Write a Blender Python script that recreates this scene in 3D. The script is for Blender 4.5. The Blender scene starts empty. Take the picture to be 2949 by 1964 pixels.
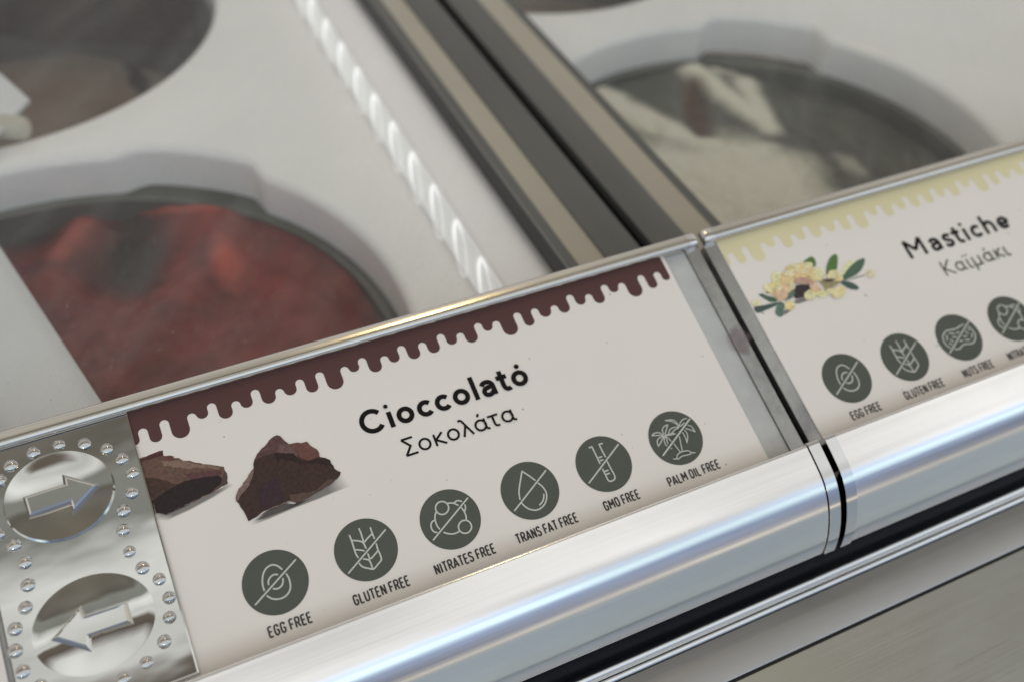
import bpy, bmesh, math, random
from mathutils import Vector, Matrix, noise

# ---------------------------------------------------------------- scene, camera, light
U = 0.0137                      # one design unit (the diameter of a badge on the card) in metres
SC = bpy.context.scene
COL = SC.collection
rad = math.radians
TILT = rad(19.732)              # slope of the label holder
CT, ST = math.cos(TILT), math.sin(TILT)

cam_data = bpy.data.cameras.new('camera')
cam = bpy.data.objects.new('camera', cam_data)
COL.objects.link(cam)
right = Vector((0.907766, -0.417901, 0.036338))
down = Vector((-0.277511, -0.663246, -0.695048))
fwd = Vector((0.314562, 0.620857, -0.718044))
mw = Matrix.Identity(4)
for i in range(3):
    mw[i][0] = right[i]; mw[i][1] = -down[i]; mw[i][2] = -fwd[i]
mw[0][3], mw[1][3], mw[2][3] = -0.457 * U, -8.445 * U, 13.529 * U
cam.matrix_world = mw
cam_data.sensor_width = 36.0
cam_data.lens = 2838.57 * 36.0 / 2949.0
cam_data.clip_start = 0.005
cam_data.clip_end = 100.0
cam_data.dof.use_dof = True
cam_data.dof.focus_distance = 16.0 * U
cam_data.dof.aperture_fstop = 8.8
SC.camera = cam

world = bpy.data.worlds.new('World')
SC.world = world
world.use_nodes = True
wt = world.node_tree
for n in list(wt.nodes): wt.nodes.remove(n)
def wn(t, **kw):
    n = wt.nodes.new(t)
    for k, v in kw.items(): setattr(n, k, v)
    return n
w_out = wn('ShaderNodeOutputWorld'); w_bg = wn('ShaderNodeBackground')
w_tc = wn('ShaderNodeTexCoord'); w_sep = wn('ShaderNodeSeparateXYZ')
w_at = wn('ShaderNodeMath', operation='ARCTAN2'); w_no = wn('ShaderNodeTexNoise')
w_no.inputs['Scale'].default_value = 5.0; w_no.inputs['Detail'].default_value = 3.0
w_sub = wn('ShaderNodeMath', operation='SUBTRACT'); w_sub.inputs[1].default_value = 0.5
w_amp = wn('ShaderNodeMath', operation='MULTIPLY_ADD'); w_amp.inputs[1].default_value = 0.07
w_map = wn('ShaderNodeMapRange')
w_map.inputs['From Min'].default_value = -math.pi; w_map.inputs['From Max'].default_value = math.pi
w_ramp = wn('ShaderNodeValToRGB')
# the shop around the freezer: angle in the plane across the counter, 0 = straight up,
# negative = out of the shop front, positive = back into the shop
STOPS = [(-180, .22, .21, .20), (-125, .33, .305, .275), (-103, .40, .375, .345), (-97.2, .33, .32, .30), (-95.4, .90, .82, .66), (-93.6, .32, .32, .33), (-90, .19, .205, .25), 
         (-70, .20, .25, .37), (-65, .66, .85, .95), (-61, .78, .97, 1.03), (-55, .50, .61, .78), (-48, .60, .68, .80), (-44, .70, .70, .70), 
         (-17, .66, .66, .64), (-13, .11, .09, .075), (-9.6, .13, .11, .09), (-8.8, .60, .60, .58), (-7, .52, .53, .50), (-5, .68, .69, .66), (-3.0, .76, .77, .74),
         (-2.5, .20, .205, .185), (1.6, .24, .245, .22), (2.6, .13, .12, .10), (5, .18, .165, .14), (13, .15, .13, .10), (20, .42, .39, .34), 
         (62, .54, .52, .51), (78, .34, .32, .28), (90, .18, .155, .13), (180, .20, .19, .18)]
els = w_ramp.color_ramp.elements
while len(els) < len(STOPS): els.new(0.5)
for e, s in zip(els, STOPS):
    e.position = (s[0] + 180) / 360.0
    e.color = (s[1], s[2], s[3], 1)
L = wt.links.new
L(w_tc.outputs['Generated'], w_sep.inputs[0]); L(w_tc.outputs['Generated'], w_no.inputs['Vector'])
L(w_sep.outputs['Y'], w_at.inputs[0]); L(w_sep.outputs['Z'], w_at.inputs[1])
L(w_no.outputs['Fac'], w_sub.inputs[0]); L(w_sub.outputs[0], w_amp.inputs[0]); L(w_at.outputs[0], w_amp.inputs[2])
L(w_amp.outputs[0], w_map.inputs['Value']); L(w_map.outputs[0], w_ramp.inputs[0])
w_n2 = wn('ShaderNodeTexNoise'); w_n2.inputs['Scale'].default_value = 2.6; w_n2.inputs['Detail'].default_value = 2.0
w_r2 = wn('ShaderNodeMapRange'); w_r2.inputs['From Min'].default_value = .32; w_r2.inputs['From Max'].default_value = .68
w_r2.inputs['To Min'].default_value = .70; w_r2.inputs['To Max'].default_value = 1.24
w_mul = wn('ShaderNodeVectorMath', operation='SCALE')
L(w_tc.outputs['Generated'], w_n2.inputs['Vector']); L(w_n2.outputs['Fac'], w_r2.inputs['Value'])
L(w_ramp.outputs[0], w_mul.inputs[0]); L(w_r2.outputs[0], w_mul.inputs['Scale'])
L(w_mul.outputs[0], w_bg.inputs['Color']); w_bg.inputs['Strength'].default_value = 1.07
L(w_bg.outputs[0], w_out.inputs[0])

def area(name, loc, target, size, power, col):
    d = bpy.data.lights.new(name, 'AREA'); d.shape = 'DISK'; d.size = size * U
    d.energy = power; d.color = col
    o = bpy.data.objects.new(name, d); COL.objects.link(o)
    o.location = Vector(loc) * U
    o.rotation_euler = (Vector(target) - Vector(loc)).to_track_quat('-Z', 'Y').to_euler()
    return o
area('shop_lamp', (27, 38, 90), (4, 3, 0), 7, .55, (1.0, 0.74, 0.34))
area('shop_lamp_front', (-34, -70, 30), (0, 0, 0), 3.0, 0.35, (1.0, 0.80, 0.42))

SC.view_settings.view_transform = 'Standard'
SC.view_settings.look = 'None'
SC.view_settings.exposure = 0.34
SC.view_settings.gamma = 1.0
SC.render.engine = 'CYCLES'
SC.cycles.use_denoising = True
SC.cycles.transparent_max_bounces = 16
SC.cycles.max_bounces = 10
SC.cycles.sample_clamp_indirect = 6.0
SC.cycles.caustics_reflective = False
SC.cycles.caustics_refractive = False

# ---------------------------------------------------------------- helpers
def lin(c):
    return tuple((v / 255 / 12.92) if v / 255 <= .04045 else ((v / 255 + .055) / 1.055) ** 2.4 for v in c)

class Nodes:
    def __init__(self, name):
        self.m = bpy.data.materials.new(name); self.m.use_nodes = True
        self.t = self.m.node_tree
        self.b = self.t.nodes['Principled BSDF']; self.o = self.t.nodes['Material Output']
    def n(self, t, inp=None, **kw):
        x = self.t.nodes.new(t)
        for k, v in kw.items(): setattr(x, k, v)
        for k, v in (inp or {}).items(): x.inputs[k].default_value = v
        return x
    def l(self, a, b): self.t.links.new(a, b)
    def coords(self, scale=(1, 1, 1), rz=0.0):
        tc = self.n('ShaderNodeTexCoord'); mp = self.n('ShaderNodeMapping')
        mp.inputs['Scale'].default_value = tuple(s / U for s in scale)
        if rz:
            m0 = self.n('ShaderNodeMapping'); m0.inputs['Rotation'].default_value = (0, 0, rz)
            self.l(tc.outputs['Object'], m0.inputs[0]); self.l(m0.outputs[0], mp.inputs[0]); return mp.outputs[0]
        self.l(tc.outputs['Object'], mp.inputs[0]); return mp.outputs[0]
    def noise(self, scale=(1, 1, 1), detail=3.0, rough=.5, rz=0.0):
        x = self.n('ShaderNodeTexNoise', {'Scale': 1.0, 'Detail': detail, 'Roughness': rough})
        self.l(self.coords(scale, rz), x.inputs['Vector']); return x.outputs['Fac']
    def ramp(self, src, stops):
        r = self.n('ShaderNodeValToRGB'); e = r.color_ramp.elements
        while len(e) < len(stops): e.new(.5)
        for a, s in zip(e, stops):
            a.position = s[0]; c = s[1]
            a.color = (c, c, c, 1) if isinstance(c, (int, float)) else (*c, 1)
        self.l(src, r.inputs[0]); return r.outputs[0]
    def bump(self, src, strength, dist):
        x = self.n('ShaderNodeBump', {'Strength': strength, 'Distance': dist * U})
        self.l(src, x.inputs['Height']); self.l(x.outputs[0], self.b.inputs['Normal'])

def simple(name, col, rough=.5, metal=0.0, spec=.5, var=.06, scale=(2, 2, 2), bump=0, bscale=None, bdist=.02):
    k = Nodes(name); b = k.b
    b.inputs['Metallic'].default_value = metal; b.inputs['Roughness'].default_value = rough
    b.inputs['Specular IOR Level'].default_value = spec
    lo = tuple(c * (1 - var) for c in col); hi = tuple(min(1, c * (1 + var)) for c in col)
    k.l(k.ramp(k.noise(scale, 5), [(.3, lo), (.7, hi)]), b.inputs['Base Color'])
    if bump: k.bump(k.noise(bscale or scale, 4), bump, bdist)
    return k.m

class MB:
    """collects vertices (in design units) and faces for one mesh"""
    def __init__(self): self.v = []; self.f = []; self.c = []
    def add(self, vs, fs, col=None):
        n = len(self.v); self.v += [tuple(p) for p in vs]
        for f in fs:
            self.f.append(tuple(i + n for i in f)); self.c.append(col)
    def poly(self, pts, h=0.0, col=None):
        self.add([(a, b, h) for a, b in pts], [tuple(range(len(pts)))], col)
    def box(self, x0, x1, y0, y1, z0, z1, col=None):
        self.add([(x0, y0, z0), (x1, y0, z0), (x1, y1, z0), (x0, y1, z0), (x0, y0, z1), (x1, y0, z1), (x1, y1, z1), (x0, y1, z1)],
                 [(3, 2, 1, 0), (4, 5, 6, 7), (0, 1, 5, 4), (1, 2, 6, 5), (2, 3, 7, 6), (3, 0, 4, 7)], col)
    def extrude_x(self, prof, x0, x1, steps=1):
        n = len(prof)
        vs = []
        for s in range(steps + 1):
            x = x0 + (x1 - x0) * s / steps
            vs += [(x, y, z) for y, z in prof]
        fs = []
        for s in range(steps):
            for i in range(n):
                j = (i + 1) % n
                fs.append((s * n + i, s * n + j, (s + 1) * n + j, (s + 1) * n + i))
        fs.append(tuple(range(n - 1, -1, -1))); fs.append(tuple(range(steps * n, steps * n + n)))
        self.add(vs, fs)
    def ribbon(self, pts, w, h=0.0, cap='round', col=None):
        P = [Vector((a, b)) for a, b in pts]
        for i in range(1, len(P) - 1):
            u, w_ = (P[i] - P[i - 1]), (P[i + 1] - P[i])
            if u.length > 1e-9 and w_.length > 1e-9 and u.angle(w_) > rad(80):
                self.ribbon(pts[:i + 1], w, h, cap, col); self.ribbon(pts[i:], w, h + .0004, cap, col); return
        closed = len(P) > 3 and (P[0] - P[-1]).length < 1e-4
        if closed: P = P[:-1]
        n = len(P); Lp = []; Rp = []
        for i in range(n):
            if closed: a, b = P[i - 1], P[(i + 1) % n]; p = P[i]
            else: a, b = P[max(i - 1, 0)], P[min(i + 1, n - 1)]; p = P[i]
            d1 = (p - a); d2 = (b - p)
            d1 = d1.normalized() if d1.length > 1e-9 else d2.normalized()
            d2 = d2.normalized() if d2.length > 1e-9 else d1
            t = (d1 + d2)
            t = t.normalized() if t.length > 1e-6 else d1
            nn = Vector((-t.y, t.x)); k = max(.45, abs(nn.dot(Vector((-d1.y, d1.x)))))
            Lp.append(p + nn * w / 2 / k); Rp.append(p - nn * w / 2 / k)
        vs = [(q.x, q.y, h) for q in Lp] + [(q.x, q.y, h) for q in Rp]
        fs = [(n + i, n + i + 1, i + 1, i) for i in range(n - 1)]
        if closed: fs.append((2 * n - 1, n, 0, n - 1))
        self.add(vs, fs, col)
        if cap == 'round' and not closed:
            for p, q, sgn in ((P[0], P[1], -1), (P[-1], P[-2], -1)):
                d = (q - p).normalized(); a0 = math.atan2(d.y, d.x) + math.pi / 2
                self.add([(p.x + w / 2 * math.cos(a0 + math.pi * i / 8), p.y + w / 2 * math.sin(a0 + math.pi * i / 8), h) for i in range(9)],
                         [tuple(range(9))], col)
    def build(self, name, mat, parent=None, smooth=None, rot=None, loc=None):
        me = bpy.data.meshes.new(name)
        me.from_pydata([(x * U, y * U, z * U) for x, y, z in self.v], [], self.f)
        me.materials.append(mat)
        if any(c is not None for c in self.c):
            at = me.color_attributes.new('Col', 'FLOAT_COLOR', 'CORNER')
            for p, c in zip(me.polygons, self.c):
                for li in p.loop_indices: at.data[li].color = (*(c or (1, 1, 1)), 1)
        if smooth is not None:
            for p in me.polygons: p.use_smooth = True
            me.set_sharp_from_angle(angle=rad(smooth))
        me.update()
        o = bpy.data.objects.new(name, me); COL.objects.link(o)
        if loc: o.location = Vector(loc) * U
        if rot: o.rotation_euler = rot
        if parent: o.parent = parent
        return o

def empty(name, loc=(0, 0, 0), rot=(0, 0, 0)):
    o = bpy.data.objects.new(name, None); COL.objects.link(o)
    o.empty_display_size = 0.01
    o.location = Vector(loc) * U; o.rotation_euler = rot
    return o
def tag(o, label=None, cat=None, group=None, kind=None):
    for k, v in (('label', label), ('category', cat), ('group', group), ('kind', kind)):
        if v: o[k] = v
    return o
def smooth_path(pts, n=6):
    """Catmull-Rom through the points"""
    if len(pts) < 3: return list(pts)
    P = [Vector(p) for p in pts]; out = []
    closed = (P[0] - P[-1]).length < 1e-4
    for i in range(len(P) - 1):
        p0 = P[i - 1] if i > 0 else (P[-2] if closed else 2 * P[0] - P[1])
        p1, p2 = P[i], P[i + 1]
        p3 = P[i + 2] if i + 2 < len(P) else (P[1] if closed else 2 * P[-1] - P[-2])
        for s in range(n):
            t = s / n
            q = .5 * ((2 * p1) + (p2 - p0) * t + (2 * p0 - 5 * p1 + 4 * p2 - p3) * t * t + (3 * p1 - p0 - 3 * p2 + p3) * t ** 3)
            out.append((q.x, q.y))
    out.append(tuple(P[-1])); return out
def arc(cx, cy, r, a0, a1, n=28, ry=None):
    ry = ry or r
    return [(cx + r * math.cos(rad(a0 + (a1 - a0) * i / n)), cy + ry * math.sin(rad(a0 + (a1 - a0) * i / n))) for i in range(n + 1)]
def vh(v, h): return (v * CT - h * ST, v * ST + h * CT)      # label-slope coordinates -> world Y, Z

# ---------------- traced print, in card coordinates
SYMBOLS = {
    'egg': [[(0.382,0.223),(-0.374,-0.221)],[(0.146,0.157),(0.111,0.214),(0.071,0.251),(0.029,0.27),(-0.018,0.268),(-0.076,0.246),(-0.128,0.194),(-0.167,0.117),(-0.191,0.029),(-0.194,-0.061)],[(0.189,0.059),(0.204,-0.011),(0.201,-0.086),(0.185,-0.156),(0.145,-0.216),(0.087,-0.253),(0.026,-0.267),(-0.034,-0.261),(-0.081,-0.246),(-0.132,-0.213),(-0.177,-0.158)],[(0.061,0.1),(0.009,0.116),(-0.048,0.099),(-0.092,0.056),(-0.108,0.003)],[(0.12,0.009),(0.099,-0.048),(0.065,-0.089),(0.013,-0.107),(-0.026,-0.101),(-0.058,-0.088)]],
    'wheat': [[(0.387,0.193),(-0.373,-0.257)],[(-0.171,0.3),(-0.168,0.219),(-0.171,0.096),(-0.173,-0.004),(-0.159,-0.076)],[(-0.155,0.209),(-0.079,0.175),(-0.025,0.139),(-0.003,0.091),(0.005,0.02)],[(0.003,0.35),(0.008,0.268),(0.002,0.123)],[(0.176,0.304),(0.175,0.207),(0.178,0.121)],[(0.168,0.204),(0.082,0.162),(0.012,0.119)],[(-0.164,0.054),(-0.098,0.024),(-0.038,-0.009)],[(0.003,-0.08),(0.003,-0.159)],[(-0.086,-0.131),(-0.031,-0.163),(-0.006,-0.2),(-0.004,-0.306)],[(0.16,-0.088),(0.09,-0.13),(0.023,-0.166)],[(0.178,0.024),(0.17,-0.075),(0.177,-0.134),(0.174,-0.222),(0.152,-0.253),(0.089,-0.291),(0.008,-0.333),(-0.057,-0.301),(-0.128,-0.255),(-0.158,-0.216),(-0.172,-0.177)]],
    'molecule': [[(0.395,0.232),(-0.382,-0.225)],[(0.038,0.182),(0.021,0.152),(-0.005,0.129),(-0.035,0.115),(-0.069,0.11),(-0.102,0.117),(-0.131,0.133),(-0.153,0.157),(-0.166,0.187),(-0.17,0.221),(-0.163,0.254),(-0.146,0.284),(-0.121,0.307),(-0.09,0.322),(-0.057,0.326),(-0.024,0.32),(0.006,0.304),(0.028,0.279),(0.042,0.248),(0.045,0.215),(0.038,0.182)],[(0.277,-0.238),(0.259,-0.267),(0.234,-0.289),(0.203,-0.303),(0.17,-0.307),(0.137,-0.301),(0.108,-0.285),(0.086,-0.26),(0.072,-0.23),(0.069,-0.197),(0.076,-0.165),(0.093,-0.136),(0.119,-0.113),(0.149,-0.099),(0.183,-0.094),(0.216,-0.101),(0.245,-0.117),(0.267,-0.141),(0.281,-0.172),(0.284,-0.205),(0.277,-0.238)],[(0.046,0.259),(0.101,0.248),(0.145,0.226),(0.2,0.173)],[(0.145,0.226),(0.194,0.246),(0.239,0.24),(0.275,0.213)],[(0.24,0.109),(0.257,0.032),(0.256,-0.045),(0.236,-0.102)],[(0.31,0.137),(0.299,0.088),(0.266,0.04)],[(-0.187,0.18),(-0.224,0.123),(-0.243,0.048),(-0.245,-0.032),(-0.227,-0.091)],[(-0.253,0.069),(-0.298,0.057),(-0.335,0.012),(-0.345,-0.054),(-0.325,-0.107),(-0.289,-0.132)],[(-0.178,-0.173),(-0.124,-0.213),(-0.055,-0.243),(0.012,-0.248),(0.069,-0.238)]],
    'drop': [[(0.388,0.226),(-0.38,-0.231)],[(0.148,0.132),(0.078,0.243),(0,0.351)],[(0,0.351),(-0.074,0.235),(-0.149,0.115),(-0.195,0.022),(-0.223,-0.083)],[(0.18,0.065),(0.225,-0.018),(0.242,-0.122),(0.215,-0.21),(0.157,-0.286),(0.075,-0.335),(-0.018,-0.35),(-0.082,-0.33),(-0.148,-0.284),(-0.194,-0.22),(-0.221,-0.156)],[(0.192,-0.141),(0.163,-0.203),(0.116,-0.253),(0.053,-0.285)]],
    'tube': [[(0.391,0.232),(-0.386,-0.222)],[(-0.124,0.346),(-0.073,0.35)],[(-0.073,0.35),(-0.069,0.213),(-0.065,0.027)],[(-0.038,0.126),(0.014,0.126)],[(-0.039,0.069),(0.012,0.067)],[(0.128,0.342),(0.064,0.345)],[(0.064,0.345),(0.068,0.228),(0.075,0.105)],[(0.07,0.012),(0.075,-0.116),(0.085,-0.245),(0.073,-0.298),(0.028,-0.325),(-0.035,-0.322),(-0.058,-0.288),(-0.061,-0.225),(-0.066,-0.086)],[(-0.042,-0.131),(0.015,-0.133)],[(-0.043,-0.188),(0.014,-0.189)]],
    'palm': [[(0.389,0.223),(-0.377,-0.219)],[(-0.179,0.134),(-0.171,0.204),(-0.117,0.257),(-0.03,0.267)],[(-0.03,0.267),(-0.079,0.211),(-0.153,0.132)],[(-0.199,0.121),(-0.254,0.186),(-0.341,0.203),(-0.395,0.176)],[(-0.395,0.176),(-0.288,0.146),(-0.205,0.11)],[(-0.21,0.099),(-0.302,0.092),(-0.359,0.046),(-0.374,-0.039)],[(-0.374,-0.039),(-0.301,0.013),(-0.207,0.091)],[(-0.187,0.091),(-0.227,0.026),(-0.237,-0.048),(-0.228,-0.084)],[(-0.175,0.087),(-0.18,0.01),(-0.191,-0.051)],[(-0.173,0.093),(-0.14,0.036),(-0.117,-0.025)],[(-0.164,0.109),(-0.095,0.098),(-0.028,0.095),(0.018,0.066)],[(0.018,0.066),(-0.066,0.075),(-0.164,0.096)],[(0.149,0.173),(0.136,0.256),(0.086,0.32),(-0.042,0.351)],[(-0.042,0.351),(0.051,0.305),(0.122,0.228),(0.14,0.169)],[(0.157,0.176),(0.224,0.24),(0.306,0.265),(0.351,0.256)],[(0.271,0.197),(0.169,0.159)],[(0.128,0.16),(0.044,0.182),(-0.038,0.171),(-0.095,0.112)],[(0.128,0.147),(0.032,0.134),(-0.06,0.086)],[(0.316,0.135),(0.363,0.093),(0.377,0.041),(0.38,-0.019)],[(0.38,-0.019),(0.325,0.033),(0.245,0.093)],[(0.21,0.066),(0.225,0.014),(0.208,-0.059),(0.145,-0.154)],[(0.145,-0.154),(0.161,-0.056),(0.155,0.039)],[(0.062,-0.008),(0.029,-0.127),(-0.008,-0.264)],[(-0.093,-0.098),(-0.075,-0.182),(-0.054,-0.261)],[(-0.23,-0.341),(-0.176,-0.354),(-0.128,-0.3),(-0.054,-0.274),(0.038,-0.28),(0.108,-0.304),(0.134,-0.346),(0.198,-0.368)],[(-0.176,-0.354),(-0.144,-0.371),(-0.065,-0.348),(0.013,-0.355),(0.091,-0.363),(0.134,-0.346)],[(-0.18,-0.155),(-0.173,-0.157)]],
    'nut': [[(0.416,0.231),(-0.39,-0.225)],[(0.251,0.206),(0.141,0.196),(0.04,0.174),(-0.085,0.191),(-0.199,0.197),(-0.302,0.146),(-0.362,0.06),(-0.367,-0.045),(-0.32,-0.135)],[(0.344,0.13),(0.372,0.06),(0.378,-0.042),(0.338,-0.121),(0.273,-0.176),(0.187,-0.201),(0.025,-0.164),(-0.057,-0.183),(-0.146,-0.214),(-0.233,-0.193)],[(-0.159,0.134),(-0.054,0.1)],[(-0.003,0.088),(0.059,0.091)],[(-0.235,0.11),(-0.29,0.029)],[(-0.137,0.043),(-0.053,0.016)],[(-0.217,0.013),(-0.181,-0.044)],[(-0.281,-0.042),(-0.247,-0.091)],[(0.097,-0.013),(0.167,-0.035)],[(0.201,0.061),(0.233,-0.003)],[(0.278,0.098),(0.31,0.057)],[(0.312,-0.02),(0.259,-0.095)],[(0.084,-0.092),(0.182,-0.124)],[(-0.038,-0.083),(0.02,-0.086)]],
}
DRIP = [(-1.26,3.059),(-1.133,2.765),(-0.918,3.094),(-0.753,2.706),(-0.485,3.067),(-0.354,2.922),(-0.146,3.14),(-0.005,2.804),(0.228,3.053),(0.362,2.881),(0.576,3.151),(0.721,2.836),(0.955,3.041),(1.089,2.869),(1.317,3.099),(1.449,2.804),(1.669,3.122),(1.828,2.735),(2.098,3.088),(2.224,2.939),(2.43,3.15),(2.568,2.821),(2.806,3.066),(2.936,2.893),(3.148,3.159),(3.293,2.845),(3.517,3.104),(3.66,2.846),(3.884,3.157),(4.009,2.898),(4.225,3.071),(4.368,2.824),(4.6,3.154),(4.72,2.949),(4.931,3.093),(5.098,2.74),(5.363,3.132),(5.495,2.81),(5.706,3.111),(5.847,2.884),(6.083,3.059),(6.228,2.855),(6.453,3.172),(6.579,2.912),(6.803,3.078),(6.954,2.833),(7.176,3.168),(7.305,2.961),(7.517,3.107),(7.692,2.748),(7.953,3.144),(8.087,2.813),(8.292,3.114),(8.433,2.89)]
CHOCOLATE = [
    ([(-1.404,1.646),(-1.263,1.562),(-0.95,1.622),(-0.558,1.673),(-0.268,1.722),(-0.241,1.678),(-0.501,1.602),(-0.901,1.522),(-1.24,1.48),(-1.383,1.556)],(176,168,158),0),
    ([(-1.414,2.577),(-1.05,2.601),(-1.062,2.51),(-0.918,2.451),(-0.922,2.418),(-0.799,2.336),(-0.431,2.134),(-0.236,2.027),(-0.233,1.845),(-0.26,1.736),(-0.558,1.673),(-0.95,1.622),(-1.263,1.562),(-1.391,1.641),(-1.403,1.826)],(104,78,68),1),
    ([(-1.414,2.577),(-1.05,2.601),(-1.062,2.51),(-1.283,2.515),(-1.401,2.526)],(78,46,44),1),
    ([(-1.067,2.503),(-0.918,2.451),(-0.922,2.418),(-0.92,2.37),(-1.045,2.414)],(98,64,58),1),
    ([(-1.114,2.438),(-0.801,2.328),(-0.433,2.126),(-0.269,2.021),(-0.381,2.035),(-0.692,2.162),(-0.934,2.255),(-1.1,2.348)],(128,104,92),1),
    ([(-1.41,2.246),(-1.213,2.167),(-1.089,2.064),(-0.962,1.977),(-1.144,1.941),(-1.4,1.838)],(72,52,46),1),
    ([(-0.85,2.115),(-0.676,2.079),(-0.329,1.999),(-0.29,1.917),(-0.351,1.921),(-0.674,1.976),(-0.806,2.023)],(92,62,62),1),
    ([(-1.059,2.299),(-0.84,2.035),(-0.707,1.937),(-0.726,1.923),(-0.817,1.98),(-0.944,2.131),(-1.036,2.215)],(96,80,74),1),
    ([(-1.4,1.838),(-1.144,1.941),(-0.962,1.977),(-0.866,1.994),(-0.674,1.976),(-0.351,1.921),(-0.312,1.839),(-0.338,1.772),(-0.558,1.673),(-0.95,1.622),(-1.262,1.566),(-1.39,1.645)],(42,31,33),1),
    ([(-0.317,1.85),(-0.253,1.938),(-0.233,1.845),(-0.256,1.735),(-0.33,1.719),(-0.389,1.731)],(84,68,62),1),
    ([(-0.036,1.022),(0.242,1.13),(0.464,1.144),(0.675,1.052),(1.378,1.253),(1.443,1.059),(1.003,1.023),(0.578,1.009),(0.154,0.974),(-0.02,0.972)],(150,140,138),0),
    ([(-0.014,1.025),(0.239,1.12),(0.461,1.134),(0.673,1.047),(0.861,1.074),(0.625,1.025),(0.271,1.02),(0.062,1.008)],(48,40,42),0),
    ([(0.687,2.268),(0.764,2.188),(0.788,2.127),(0.834,2.052),(1.02,2.011),(1.114,2.002),(1.143,1.922),(1.243,1.764),(1.227,1.682),(1.311,1.641),(1.367,1.581),(1.391,1.422),(1.467,1.325),(1.375,1.243),(1.158,1.172),(0.795,1.098),(0.675,1.052),(0.612,1.119),(0.466,1.149),(0.242,1.13),(0.01,1.071),(-0.132,1.04),(-0.142,1.126),(-0.215,1.416),(-0.154,1.561),(0.187,1.846),(0.228,1.968),(0.364,2.093),(0.507,2.183)],(62,44,40),2),
    ([(0.687,2.268),(0.764,2.188),(0.834,2.052),(0.866,1.896),(0.707,1.933),(0.565,1.989),(0.378,1.996),(0.233,1.967),(0.364,2.093),(0.507,2.183)],(90,64,62),1),
    ([(0.834,2.052),(1.02,2.011),(1.114,2.002),(1.143,1.922),(1.243,1.764),(1.227,1.682),(1.044,1.682),(0.948,1.751),(0.866,1.896)],(106,70,64),2),
    ([(0.706,2.103),(0.834,2.052),(0.901,1.837),(0.922,1.736),(0.853,1.888),(0.71,1.944),(0.61,1.996)],(104,80,76),1),
    ([(0.187,1.846),(0.126,1.708),(0,1.562),(-0.14,1.467),(-0.185,1.416),(-0.215,1.416),(-0.154,1.561)],(122,102,94),1),
    ([(0.562,1.978),(0.849,1.878),(0.907,1.754),(0.999,1.675),(1.31,1.636),(1.366,1.575),(1.366,1.477),(1.089,1.62),(0.893,1.677),(0.718,1.797),(0.616,1.879),(0.571,1.802)],(46,32,30),1),
    ([(0.245,1.553),(0.48,1.571),(0.484,1.378),(0.478,1.189),(0.248,1.15),(0.085,1.153),(0.125,1.461)],(58,40,48),1),
    ([(0.578,1.243),(0.998,1.172),(1.259,1.284),(1.388,1.25),(1.158,1.172),(0.795,1.098),(0.677,1.057),(0.581,1.152)],(88,68,60),2),
    ([(0.242,1.13),(0.466,1.149),(0.612,1.119),(0.619,1.105),(0.461,1.134),(0.247,1.111),(0.017,1.063)],(112,92,88),1),
]
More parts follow.
